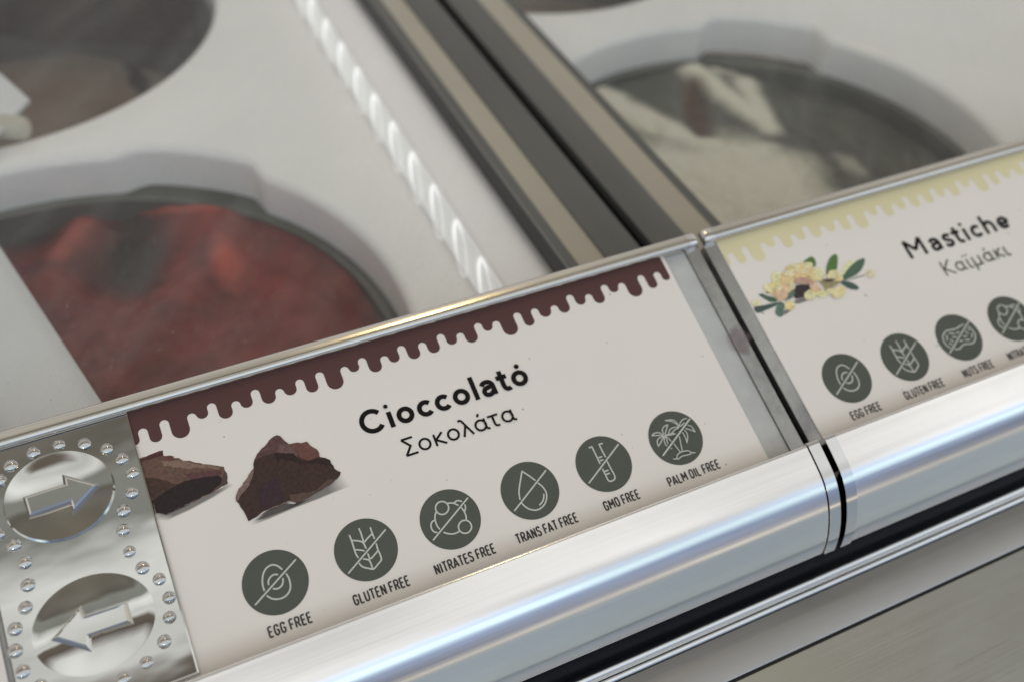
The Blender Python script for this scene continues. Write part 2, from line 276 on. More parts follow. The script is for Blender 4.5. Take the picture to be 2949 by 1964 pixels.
MASTIC = [
    ([(10.714,1.739),(10.941,1.725),(10.973,1.63),(10.764,1.625),(10.669,1.662)],(175,172,178),0),
    ([(10.387,1.603),(10.553,1.564),(10.407,1.512),(10.301,1.504)],(178,176,170),0),
    ([(12.252,1.797),(12.49,1.782),(12.474,1.758),(12.051,1.771),(11.874,1.781)],(172,168,168),0),
    ([(11.335,2.415),(11.456,2.467),(11.559,2.488),(11.604,2.437),(11.599,2.364),(11.539,2.265),(11.436,2.281)],(82,112,62),1),
    ([(11.657,2.009),(11.719,2.136),(11.834,2.263),(11.968,2.357),(12.093,2.386),(12.11,2.314),(12.033,2.188),(11.916,2.047),(11.762,2.02)],(82,112,62),1),
    ([(12.416,2.113),(12.435,2.079),(12.379,2.022),(12.292,1.966),(12.188,1.926),(12.099,1.914),(12.036,1.92),(11.994,1.94),(12.029,1.99),(12.061,2.037),(12.134,2.092),(12.236,2.131),(12.337,2.158),(12.387,2.139)],(221,211,168),1),
    ([(11.844,1.805),(12.065,1.942),(12.287,2.052),(12.48,2.112),(12.652,2.112),(12.585,2.006),(12.441,1.901),(12.275,1.834),(12.107,1.812),(11.941,1.79)],(74,98,80),1),
    ([(11.849,1.789),(11.988,1.768),(12.097,1.698),(12.162,1.605),(12.163,1.546),(12.087,1.534),(11.961,1.602),(11.893,1.688)],(70,86,80),1),
    ([(10.065,2.049),(10.14,2.054),(10.226,1.977),(10.341,1.899),(10.348,1.812),(10.219,1.838),(10.148,1.917)],(74,98,80),1),
    ([(9.83,1.834),(10.063,1.817),(10.363,1.786),(10.245,1.732),(10.034,1.714),(9.846,1.711)],(70,86,80),1),
    ([(10.366,1.792),(10.459,1.727),(10.387,1.603),(10.301,1.504),(10.227,1.5),(10.188,1.596),(10.275,1.708)],(88,112,100),1),
    ([(10.225,2.141),(10.296,2.126),(10.272,2.019),(10.236,2.045)],(70,86,80),1),
    ([(11.446,1.972),(11.708,1.906),(11.849,1.789),(11.543,1.71),(11.45,1.681),(11.448,1.826)],(150,138,104),1),
    ([(10.299,2.182),(10.457,2.204),(10.62,2.284),(10.841,2.361),(10.949,2.444),(11.148,2.428),(11.411,2.392),(11.476,2.298),(11.47,2.212),(11.616,2.153),(11.564,1.993),(11.4,1.971),(11.286,1.905),(11.391,1.757),(11.206,1.771),(11.131,1.895),(10.938,2.07),(10.802,1.94),(10.615,1.87),(10.485,1.797),(10.368,1.82),(10.349,1.939),(10.278,2.018)],(210,188,142),1),
    ([(10.895,1.997),(11.216,1.912),(11.239,1.826),(11.011,1.818),(10.929,1.729),(10.735,1.775)],(58,48,52),1),
    ([(10.51,1.789),(10.751,1.927),(10.818,1.892),(10.698,1.787)],(96,110,98),1),
    ([(10.395,2.095),(10.37,2.064),(10.329,2.052),(10.288,2.047),(10.251,2.059),(10.217,2.079),(10.219,2.115),(10.219,2.15),(10.247,2.179),(10.285,2.202),(10.329,2.198),(10.367,2.186),(10.403,2.166),(10.411,2.13)],(216,206,159),1),
    ([(10.69,2.262),(10.665,2.217),(10.618,2.19),(10.567,2.172),(10.526,2.19),(10.501,2.223),(10.493,2.268),(10.508,2.318),(10.552,2.355),(10.594,2.398),(10.648,2.406),(10.688,2.384),(10.721,2.356),(10.711,2.306)],(216,206,160),1),
    ([(10.575,2.111),(10.549,2.082),(10.505,2.071),(10.459,2.056),(10.423,2.083),(10.389,2.104),(10.376,2.137),(10.38,2.171),(10.404,2.203),(10.453,2.208),(10.498,2.218),(10.541,2.204),(10.57,2.177),(10.589,2.145)],(219,199,141),1),
    ([(10.855,2.168),(10.836,2.134),(10.781,2.13),(10.733,2.128),(10.68,2.135),(10.645,2.165),(10.634,2.2),(10.632,2.237),(10.666,2.263),(10.707,2.288),(10.763,2.272),(10.815,2.265),(10.853,2.237),(10.858,2.202)],(218,188,139),1),
    ([(11.096,2.348),(11.063,2.335),(11.036,2.321),(11.001,2.323),(10.967,2.331),(10.945,2.351),(10.93,2.373),(10.935,2.398),(10.961,2.413),(10.985,2.431),(11.023,2.429),(11.056,2.416),(11.078,2.397),(11.092,2.375)],(213,196,130),1),
    ([(11.478,2.298),(11.44,2.278),(11.407,2.255),(11.358,2.259),(11.314,2.272),(11.268,2.292),(11.275,2.328),(11.267,2.362),(11.306,2.383),(11.339,2.41),(11.39,2.396),(11.432,2.385),(11.476,2.366),(11.495,2.331)],(218,203,159),1),
    ([(11.203,2.338),(11.182,2.309),(11.139,2.297),(11.094,2.295),(11.051,2.306),(11.03,2.335),(11.02,2.363),(11.03,2.391),(11.043,2.42),(11.082,2.438),(11.126,2.43),(11.172,2.426),(11.185,2.394),(11.206,2.368)],(221,202,159),1),
    ([(11.024,2.247),(11.002,2.213),(10.948,2.204),(10.894,2.194),(10.845,2.215),(10.816,2.247),(10.787,2.28),(10.806,2.313),(10.824,2.348),(10.874,2.363),(10.931,2.367),(10.984,2.349),(11.023,2.319),(11.019,2.281)],(222,202,164),1),
    ([(11.219,2.231),(11.2,2.205),(11.161,2.194),(11.118,2.182),(11.087,2.208),(11.056,2.226),(11.039,2.253),(11.05,2.282),(11.077,2.303),(11.106,2.328),(11.15,2.315),(11.188,2.307),(11.222,2.288),(11.23,2.258)],(219,194,150),1),
    ([(11.377,2.153),(11.339,2.128),(11.296,2.104),(11.233,2.107),(11.169,2.122),(11.126,2.156),(11.111,2.195),(11.133,2.228),(11.154,2.259),(11.201,2.279),(11.262,2.273),(11.311,2.249),(11.35,2.223),(11.386,2.19)],(221,199,159),1),
    ([(11.255,2.118),(11.214,2.1),(11.164,2.093),(11.106,2.094),(11.05,2.116),(10.986,2.139),(10.973,2.173),(10.957,2.209),(10.988,2.235),(11.054,2.234),(11.115,2.228),(11.171,2.208),(11.239,2.186),(11.264,2.149)],(217,185,137),1),
    ([(11.416,2.097),(11.392,2.055),(11.347,2.04),(11.308,2.035),(11.267,2.035),(11.25,2.067),(11.25,2.104),(11.266,2.143),(11.291,2.182),(11.332,2.207),(11.375,2.214),(11.403,2.195),(11.437,2.179),(11.435,2.138)],(216,189,142),1),
    ([(11.611,2.067),(11.561,2.024),(11.512,1.989),(11.465,1.991),(11.42,1.995),(11.381,2.017),(11.402,2.076),(11.422,2.125),(11.45,2.177),(11.503,2.196),(11.554,2.217),(11.594,2.202),(11.614,2.167),(11.625,2.123)],(218,207,165),1),
    ([(11.52,1.963),(11.495,1.946),(11.459,1.933),(11.409,1.944),(11.365,1.956),(11.32,1.975),(11.303,2.003),(11.308,2.029),(11.335,2.046),(11.371,2.06),(11.421,2.046),(11.467,2.037),(11.51,2.016),(11.515,1.989)],(212,199,150),1),
    ([(10.738,1.974),(10.709,1.928),(10.641,1.911),(10.575,1.918),(10.509,1.928),(10.475,1.97),(10.436,2.013),(10.46,2.061),(10.493,2.103),(10.557,2.12),(10.62,2.111),(10.685,2.105),(10.726,2.067),(10.73,2.021)],(212,181,146),1),
    ([(10.629,1.88),(10.593,1.823),(10.526,1.796),(10.459,1.792),(10.399,1.809),(10.366,1.853),(10.363,1.906),(10.359,1.964),(10.407,2.014),(10.47,2.045),(10.536,2.045),(10.602,2.037),(10.62,1.982),(10.647,1.937)],(199,170,140),1),
    ([(10.586,2.036),(10.574,2.006),(10.536,2.001),(10.5,1.989),(10.466,2.001),(10.441,2.022),(10.44,2.051),(10.447,2.079),(10.462,2.108),(10.498,2.122),(10.536,2.122),(10.573,2.115),(10.594,2.091),(10.596,2.062)],(222,199,159),1),
    ([(10.874,1.989),(10.853,1.957),(10.819,1.933),(10.787,1.937),(10.758,1.942),(10.741,1.964),(10.738,1.994),(10.75,2.028),(10.775,2.058),(10.807,2.081),(10.84,2.083),(10.868,2.075),(10.889,2.055),(10.884,2.022)],(221,203,171),1),
    ([(11.376,1.834),(11.328,1.815),(11.291,1.797),(11.245,1.793),(11.194,1.8),(11.172,1.833),(11.15,1.865),(11.16,1.901),(11.193,1.928),(11.237,1.942),(11.284,1.946),(11.337,1.94),(11.356,1.904),(11.373,1.872)],(205,181,153),1),
    ([(11.944,1.906),(11.913,1.856),(11.836,1.847),(11.765,1.832),(11.694,1.852),(11.664,1.901),(11.643,1.947),(11.648,1.997),(11.689,2.039),(11.75,2.073),(11.828,2.069),(11.899,2.05),(11.926,2.001),(11.974,1.956)],(220,202,156),1),
    ([(11.936,1.835),(11.919,1.805),(11.879,1.796),(11.841,1.792),(11.814,1.81),(11.782,1.824),(11.767,1.852),(11.79,1.88),(11.812,1.903),(11.843,1.921),(11.881,1.923),(11.918,1.916),(11.934,1.89),(11.956,1.864)],(216,194,146),1),
    ([(11.194,1.682),(11.15,1.647),(11.097,1.63),(11.042,1.62),(10.995,1.639),(10.94,1.661),(10.935,1.711),(10.95,1.758),(10.996,1.791),(11.046,1.812),(11.104,1.829),(11.163,1.817),(11.197,1.777),(11.213,1.73)],(210,201,156),1),
    ([(11.44,1.634),(11.41,1.612),(11.362,1.607),(11.313,1.596),(11.258,1.614),(11.227,1.646),(11.211,1.676),(11.199,1.709),(11.232,1.732),(11.286,1.733),(11.335,1.742),(11.391,1.727),(11.429,1.697),(11.447,1.664)],(218,207,155),1),
    ([(11.583,1.64),(11.562,1.618),(11.534,1.594),(11.493,1.594),(11.464,1.611),(11.446,1.632),(11.43,1.656),(11.444,1.683),(11.456,1.714),(11.495,1.723),(11.53,1.718),(11.567,1.716),(11.598,1.697),(11.598,1.666)],(214,203,159),1),
    ([(11.865,1.627),(11.855,1.577),(11.787,1.537),(11.723,1.498),(11.643,1.487),(11.562,1.486),(11.516,1.518),(11.512,1.564),(11.528,1.609),(11.563,1.66),(11.644,1.688),(11.724,1.701),(11.806,1.704),(11.852,1.671)],(219,199,151),1),
    ([(10.635,1.616),(10.615,1.576),(10.566,1.557),(10.515,1.551),(10.477,1.575),(10.429,1.592),(10.431,1.636),(10.438,1.678),(10.467,1.717),(10.518,1.736),(10.572,1.748),(10.608,1.715),(10.65,1.695),(10.654,1.654)],(219,200,147),1),
    ([(10.609,1.575),(10.587,1.561),(10.561,1.555),(10.534,1.555),(10.509,1.563),(10.479,1.573),(10.482,1.595),(10.482,1.615),(10.498,1.631),(10.524,1.64),(10.553,1.64),(10.579,1.631),(10.598,1.615),(10.616,1.596)],(212,185,132),1),
    ([(10.006,1.87),(9.992,1.843),(9.952,1.833),(9.91,1.835),(9.871,1.846),(9.837,1.867),(9.821,1.896),(9.83,1.925),(9.859,1.945),(9.892,1.958),(9.933,1.955),(9.974,1.947),(10,1.923),(10.013,1.896)],(221,207,167),1),
    ([(12.664,1.729),(12.629,1.701),(12.592,1.67),(12.55,1.673),(12.509,1.677),(12.486,1.704),(12.493,1.743),(12.503,1.778),(12.528,1.814),(12.572,1.827),(12.61,1.831),(12.648,1.827),(12.664,1.798),(12.682,1.768)],(217,200,168),1),
    ([(11.377,1.747),(11.347,1.735),(11.306,1.732),(11.259,1.739),(11.202,1.747),(11.178,1.774),(11.134,1.799),(11.149,1.818),(11.175,1.83),(11.21,1.837),(11.258,1.837),(11.311,1.819),(11.359,1.796),(11.359,1.772)],(205,176,141),1),
    ([(10.915,2.106),(11.092,2.131),(11.218,2.042),(11.295,1.946),(11.228,1.908),(11.042,1.995),(10.916,2.034)],(178,144,128),1),
    ([(11.504,1.918),(11.636,1.913),(11.777,1.87),(11.707,1.855),(11.569,1.876)],(78,58,60),1),
]

# ---------------------------------------------------------------- materials
def brushed(name, col, rough, streak, axis='x', bstr=.05, var=.1):
    k = Nodes(name); b = k.b
    b.inputs['Metallic'].default_value = 1.0
    sc = (.25, streak, streak) if axis == 'x' else (streak, .25, streak)
    n1 = k.noise(sc, 4, .6)
    k.l(k.ramp(n1, [(.25, tuple(c * (1 - var) for c in col)), (.75, tuple(min(1, c * (1 + var * .4)) for c in col))]), b.inputs['Base Color'])
    sm = k.n('ShaderNodeMath', operation='MULTIPLY_ADD'); sm.inputs[1].default_value = rough * .22
    k.l(k.ramp(k.noise((.7, 1.6, 1.6), 5, .65), [(.45, 0.0), (.7, 1.0)]), sm.inputs[0])
    k.l(k.ramp(n1, [(.2, rough * .75), (.8, rough * 1.25)]), sm.inputs[2]); k.l(sm.outputs[0], b.inputs['Roughness'])
    k.bump(n1, bstr, .01)
    return k.m
M_ALU = brushed('brushed_aluminium', (.88, .868, .855), .15, 26, bstr=.035, var=.05)
M_RAIL = brushed('rail_aluminium', (.68, .665, .63), .16, 40, bstr=.08)
M_CAP = simple('polished_cap', (.74, .74, .74), .035, 1.0, var=.03)
M_STEEL = brushed('countertop_steel', (.49, .505, .49), .42, 34, bstr=.03, var=.06)
M_LEDGE = brushed('ledge_steel', (.43, .425, .42), .38, 26, bstr=.06, var=.05)
M_BEAD = brushed('bead_chrome', (.86, .86, .86), .14, 30)
M_SEAL = simple('black_rubber', (.0025, .0035, .006), .5, spec=.18, var=.3, scale=(6, 6, 6))
M_SEAM = simple('dark_seam', (.03, .028, .024), .6)
M_WHITE = simple('white_liner_plastic', (.89, .86, .85), .14, spec=.55, var=.035, scale=(.25, .25, .25), bump=.12, bscale=(.18, .18, .18), bdist=.3)
M_GASKET = simple('dark_gasket', (.022, .023, .025), .35, var=.2)
M_BEIGE = simple('beige_print', (.40, .36, .285), .25, var=.04, scale=(.5, .5, .5))
M_PROFILE = simple('grey_profile', (.10, .10, .09), .42, var=.10, scale=(1, .2, 1))
M_HOLDER = simple('grey_holder_plastic', (.56, .56, .54), .14, var=.14, scale=(1.2, 1.2, 1.2), bump=.35, bscale=(.9, .9, .9), bdist=.06)
M_LINE = simple('light_edge', (.25, .25, .23), .3)
M_STAIN = None

def endframe_mat():
    k = Nodes('end_frame_metal'); b = k.b
    b.inputs['Metallic'].default_value = .9; b.inputs['Roughness'].default_value = .24
    n = k.noise((1.2, 1.0, 1.2), 6, .65)
    k.l(k.ramp(n, [(.28, (.34, .34, .34)), (.45, (.50, .50, .495)), (.7, (.62, .62, .61))]), b.inputs['Base Color'])
    k.bump(k.noise((8, 8, 8), 4), .1, .02)
    return k.m
M_END = endframe_mat()

def card_mat():
    k = Nodes('card_paper'); b = k.b
    b.inputs['Roughness'].default_value = .38; b.inputs['Specular IOR Level'].default_value = .35
    base = k.ramp(k.noise((.35, .35, .35), 3), [(.3, (.88, .815, .75)), (.7, (.905, .845, .785))])
    speck = k.ramp(k.noise((7, 7, 7), 2, .5), [(.235, .45), (.262, 1.0)])
    mx = k.n('ShaderNodeMixRGB', {'Fac': 1.0}, blend_type='MULTIPLY')
    k.l(base, mx.inputs[1]); k.l(speck, mx.inputs[2]); k.l(mx.outputs[0], b.inputs['Base Color'])
    k.bump(k.noise((1.2, 1.2, 1.2), 2), .06, .05)
    return k.m
M_CARD = card_mat()
def print_mat(name, amount, scale):
    k = Nodes(name); b = k.b
    b.inputs['Roughness'].default_value = .4; b.inputs['Specular IOR Level'].default_value = .35
    at = k.n('ShaderNodeAttribute'); at.attribute_name = 'Col'
    v = k.ramp(k.noise((scale, scale, scale), 6, .75), [(.25, 1 - amount), (.5, 1.0), (.78, 1 + amount)])
    mx = k.n('ShaderNodeMixRGB', {'Fac': 1.0}, blend_type='MULTIPLY')
    k.l(at.outputs['Color'], mx.inputs[1]); k.l(v, mx.inputs[2]); k.l(mx.outputs[0], b.inputs['Base Color'])
    return k.m
M_PICTURE = print_mat('printed_picture', .5, 15)
def pshadow_mat():
    k = Nodes('printed_shadow_ink'); b = k.b
    b.inputs['Roughness'].default_value = .4; b.inputs['Base Color'].default_value = (.10, .088, .085, 1)
    at = k.n('ShaderNodeAttribute'); at.attribute_name = 'Col'
    k.l(at.outputs['Fac'], b.inputs['Alpha'])
    return k.m
M_PSHADOW = pshadow_mat()
M_BROWN = simple('brown_ink', (.108, .050, .047), .42, spec=.25, var=.05, scale=(.8, .8, .8))
M_YELLOW = simple('yellow_ink', (.82, .735, .46), .38, spec=.35, var=.03, scale=(.8, .8, .8))
M_GREEN = simple('badge_green_ink', (.098, .108, .086), .42, spec=.25, var=.05)
M_SYMBOL = simple('badge_symbol_ink', (.62, .62, .56), .4, spec=.35, var=.02)
M_BLACK = simple('black_ink', (.008, .007, .007), .5, spec=.15, var=.1)
M_CAPTION = simple('caption_ink', (.06, .056, .052), .5, spec=.2, var=.05)
M_PLASTIC_W = simple('white_utensil_plastic', (.72, .72, .735), .3, var=.03, scale=(.4, .4, .4))
M_CREAM = simple('cream_handle_plastic', (.55, .51, .42), .25, var=.03)

def chrome_mat():
    k = Nodes('pressed_chrome'); b = k.b
    b.inputs['Metallic'].default_value = 1.0; b.inputs['Base Color'].default_value = (.72, .72, .70, 1)
    k.l(k.ramp(k.noise((1.5, 8, 1.5), 5, .6), [(.3, .008), (.75, .03)]), b.inputs['Roughness'])
    k.bump(k.noise((.8, 1.5, .8), 1.6, .45), .17, .03)
    return k.m
M_CHROME = chrome_mat()
M_STUD = simple('stud_chrome', (.56, .55, .53), .05, 1.0, var=.02)

def glass_mat():
    k = Nodes('lid_glass'); t = k.t
    tr = k.n('ShaderNodeBsdfTransparent'); tr.inputs[0].default_value = (.978, .985, .978, 1)
    gl = k.n('ShaderNodeBsdfGlossy', {'Roughness': .03}); df = k.n('ShaderNodeBsdfDiffuse'); df.inputs[0].default_value = (.75, .74, .72, 1)
    lw = k.n('ShaderNodeLayerWeight'); lw.inputs['Blend'].default_value = .5
    pw = k.n('ShaderNodeMath', operation='POWER'); pw.inputs[1].default_value = 5.0
    ma = k.n('ShaderNodeMath', operation='MULTIPLY_ADD'); ma.inputs[1].default_value = .6; ma.inputs[2].default_value = .022
    k.l(lw.outputs['Facing'], pw.inputs[0]); k.l(pw.outputs[0], ma.inputs[0])
    m1 = k.n('ShaderNodeMixShader'); k.l(ma.outputs[0], m1.inputs[0]); k.l(tr.outputs[0], m1.inputs[1]); k.l(gl.outputs[0], m1.inputs[2])
    dust_glare = k.ramp(k.noise((9, 3, 5), 5, .7), [(.42, .001), (.62, .010), (.74, .06)])
    scr = k.ramp(k.noise((34, .5, 4), 3, .6, rad(38)), [(.63, 0.0), (.72, .05)])
    a0 = k.n('ShaderNodeMath', operation='ADD'); k.l(dust_glare, a0.inputs[0]); k.l(scr, a0.inputs[1]); dust_glare = a0.outputs[0]
    glare_streak = k.ramp(k.noise((1.3, .14, .5), 3, .55, rad(38)), [(.45, 0.0), (.72, .034)])  # milky glare on the pane, painted in as diffuse streaks
    a1 = k.n('ShaderNodeMath', operation='ADD'); k.l(dust_glare, a1.inputs[0]); k.l(glare_streak, a1.inputs[1]); dust_glare = a1.outputs[0]
    fleck = k.ramp(k.noise((16, 11, 14), 2, .5), [(.70, 0.0), (.76, .30)])
    ad = k.n('ShaderNodeMath', operation='ADD'); k.l(dust_glare, ad.inputs[0]); k.l(fleck, ad.inputs[1]); dust_glare = ad.outputs[0]
    m2 = k.n('ShaderNodeMixShader'); k.l(dust_glare, m2.inputs[0]); k.l(m1.outputs[0], m2.inputs[1]); k.l(df.outputs[0], m2.inputs[2])
    k.l(m2.outputs[0], k.o.inputs[0])
    return k.m
M_GLASS = glass_mat()

def emit_mat():
    k = Nodes('ring_glow'); b = k.b
    b.inputs['Base Color'].default_value = (.8, .8, .8, 1)
    b.inputs['Emission Color'].default_value = (1, .99, .98, 1); b.inputs['Emission Strength'].default_value = .44
    k.l(k.ramp(k.noise((3, 3, 3), 2), [(.3, .8), (.7, .9)]), b.inputs['Base Color'])
    return k.m
M_RING_GLOW = emit_mat()  # emission stands in for the ring reflections
def wall_glow_mat():
    k = Nodes('wall_glow'); b = k.b
    b.inputs['Base Color'].default_value = (.8, .8, .8, 1); b.inputs['Roughness'].default_value = .3
    b.inputs['Emission Color'].default_value = (1, .985, .97, 1); b.inputs['Emission Strength'].default_value = .20
    k.l(k.ramp(k.noise((1, 1, 1), 2), [(.3, (.78, .78, .77)), (.7, (.82, .82, .81))]), b.inputs['Base Color'])
    return k.m
M_WALL_GLOW = wall_glow_mat()  # added glow on the liner wall

def gelato_mat(name, stops, scale, rough=.45, bump=.3):
    k = Nodes(name); b = k.b
    b.inputs['Roughness'].default_value = rough; b.inputs['Specular IOR Level'].default_value = .35
    k.l(k.ramp(k.noise(scale, 6, .65), stops), b.inputs['Base Color'])
    k.bump(k.noise((3, 3, 3), 6, .7), bump, .12)
    return k.m
M_RED = gelato_mat('red_sorbet', [(.25, (.06, .014, .013)), (.5, (.135, .024, .022)), (.75, (.23, .052, .042))], (.5, .5, .5))
M_MASTIC = gelato_mat('white_gelato', [(.25, (.36, .31, .22)), (.55, (.52, .48, .39)), (.8, (.60, .57, .50))], (.4, .4, .4))
def masked_gelato_mat(name, cols, rough, bump):
    k = Nodes(name); b = k.b
    b.inputs['Roughness'].default_value = rough; b.inputs['Specular IOR Level'].default_value = .4
    at = k.n('ShaderNodeAttribute'); at.attribute_name = 'Col'
    sp = k.n('ShaderNodeSeparateColor'); k.l(at.outputs['Color'], sp.inputs[0])
    base = k.ramp(k.noise((.7, .7, .7), 6, .65), cols[0]); prev = base
    n = k.noise((2.2, 2.2, 2.2), 5, .7)
    for ch, col in (('Red', cols[1]), ('Green', cols[2])):
        ma = k.n('ShaderNodeMath', operation='MULTIPLY_ADD'); ma.inputs[1].default_value = .36; k.l(n, ma.inputs[0]); k.l(sp.outputs[ch], ma.inputs[2])
        f = k.ramp(ma.outputs[0], [(.42, 0.0), (1.0, 1.0)])
        mx = k.n('ShaderNodeMixRGB', blend_type='MIX'); mx.inputs[2].default_value = (*col, 1)
        k.l(f, mx.inputs[0]); k.l(prev, mx.inputs[1]); prev = mx.outputs[0]
    k.l(prev, b.inputs['Base Color'])
    k.bump(k.noise((2.4, 2.4, 2.4), 6, .7), bump * .6, .12)
    return k.m
M_RED = masked_gelato_mat('red_sorbet', [[(.28, (.075, .012, .011)), (.5, (.165, .020, .018)), (.75, (.28, .045, .036))], (.026, .017, .014), (.48, .085, .06)], .38, .35)  # dark brown here is the painted shade of the hollow
M_MASTIC = masked_gelato_mat('white_gelato', [[(.3, (.07, .072, .06)), (.7, (.11, .11, .092))], (.72, .67, .56), (.085, .045, .03)], .4, .25)
M_CHOCO = gelato_mat('dark_gelato', [(.3, (.02, .010, .008)), (.6, (.045, .02, .014)), (.8, (.07, .035, .02))], (.4, .4, .4))
M_GREYGEL = gelato_mat('grey_brown_gelato', [(.3, (.19, .135, .10)), (.7, (.25, .185, .14))], (.25, .25, .25), bump=.08)
def tub_mat():
    k = Nodes('tub_steel'); b = k.b
    b.inputs['Metallic'].default_value = .55; b.inputs['Roughness'].default_value = .45
    k.l(k.ramp(k.noise((.5, .5, .25), 5), [(.3, (.085, .088, .075)), (.7, (.15, .15, .13))]), b.inputs['Base Color'])
    return k.m
M_TUB = tub_mat()
def smear_mat():
    k = Nodes('chocolate_smear'); b = k.b
    b.inputs['Roughness'].default_value = .4
    k.l(k.ramp(k.noise((1, 1, .4), 5), [(.3, (.010, .005, .004)), (.7, (.035, .016, .008))]), b.inputs['Base Color'])
    return k.m
M_SMEAR = smear_mat()
def stain_mat():
    k = Nodes('berry_stain'); b = k.b
    b.inputs['Roughness'].default_value = .5
    b.inputs['Base Color'].default_value = (.24, .17, .175, 1)
    n = k.noise((5, 5, 5), 6, .7)
    at = k.n('ShaderNodeAttribute'); at.attribute_name = 'Col'
    mu = k.n('ShaderNodeMath', operation='MULTIPLY'); k.l(n, mu.inputs[0]); k.l(at.outputs['Fac'], mu.inputs[1])
    k.l(k.ramp(mu.outputs[0], [(.30, 0.0), (.54, .45)]), b.inputs['Alpha'])
    return k.m
M_STAIN = stain_mat()

# ---------------------------------------------------------------- counter and freezer body
mb = MB(); mb.box(-24, 44, -14, -3.42, -4.0, -2.56)
tag(mb.build('countertop', M_STEEL), kind='structure')

cab = empty('freezer_cabinet', (10, -2.4, -3))
tag(cab, 'grey metal freezer front edge with shiny bead and black seal under the lids', 'freezer')
def cab_part(mb, name, mat, smooth=None):
    mb.v = [(x - 10, y + 2.4, z + 3) for x, y, z in mb.v]
    return mb.build(name, mat, cab, smooth)
mb = MB(); mb.extrude_x([(-1.0, -1.82), (-2.02, -1.82), (-2.10, -1.85), (-2.15, -1.92), (-2.20, -2.05), (-2.23, -2.3), (-2.23, -2.7), (-1.0, -2.7)], -20, 40); cab_part(mb, 'rubber_seal', M_SEAL, 30)
prof = [(-2.24, -2.9), (-2.24, -2.52)] + [(-2.36 + .075 * math.cos(rad(a)), -2.50 + .075 * math.sin(rad(a))) for a in range(0, 181, 20)] + \
       [(-2.445, -2.525)] + [(-2.52 + .07 * math.cos(rad(a)), -2.52 + .06 * math.sin(rad(a))) for a in range(0, 181, 20)] + [(-2.60, -2.54), (-2.60, -2.9)]
mb = MB(); mb.extrude_x(prof, -20, 40); cab_part(mb, 'bead_trim', M_BEAD, 50)
mb = MB(); mb.extrude_x([(-2.61, -3.4), (-2.61, -2.515), (-3.33, -2.515), (-3.36, -2.54), (-3.36, -3.4)], -20, 40); cab_part(mb, 'front_ledge', M_LEDGE, 40)
mb = MB(); mb.extrude_x([(-3.365, -3.4), (-3.365, -2.60), (-3.415, -2.60), (-3.415, -3.4)], -20, 40); cab_part(mb, 'seam_strip', M_SEAM)
mb = MB(); mb.box(8.55, 10.35, -0.9, 36, -1.7, -.62); cab_part(mb, 'lid_gap_shade', M_SEAL)  # black box added to darken the gap between the lids

# ---------------------------------------------------------------- lids
GZ = -.30
def tube_profile(off=0.0):
    pts = [(-1.075, -.30), (-1.065, .0), (-1.10, .05), (-1.18, .02), (-1.42, -.09), (-1.67, -.225), (-1.86, -.40), (-2.0, -.60), (-2.10, -.80), (-2.18, -1.0),
           (-2.25, -1.26), (-2.285, -1.50), (-2.29, -1.66), (-2.265, -1.72), (-2.24, -1.74), (-2.16, -1.78), (-2.06, -1.80)]
    pts = smooth_path(pts, 5)
    if off:
        out = []
        for i, p in enumerate(pts):
            a = Vector(pts[max(i - 1, 0)]); b = Vector(pts[min(i + 1, len(pts) - 1)]); d = (b - a).normalized()
            out.append((p[0] + d.y * off, p[1] - d.x * off))
        pts = out
    return pts + [(-1.2, -1.80 - off), (-1.2, -.30)]
def rail_profile():
    pts = [vh(3.365, -.04), vh(3.365, .05)]
    for a in range(170, 89, -16): pts.append(vh(3.455 + .09 * math.cos(rad(a)), .05 + .10 * math.sin(rad(a))))
    pts.append(vh(3.50, .150))
    pts.append(vh(3.60, .128))
    for a in range(70, -1, -14): pts.append(vh(3.60 + .06 * math.cos(rad(a)), .06 + .066 * math.sin(rad(a))))
    pts += [vh(3.66, -.04)]
    return pts

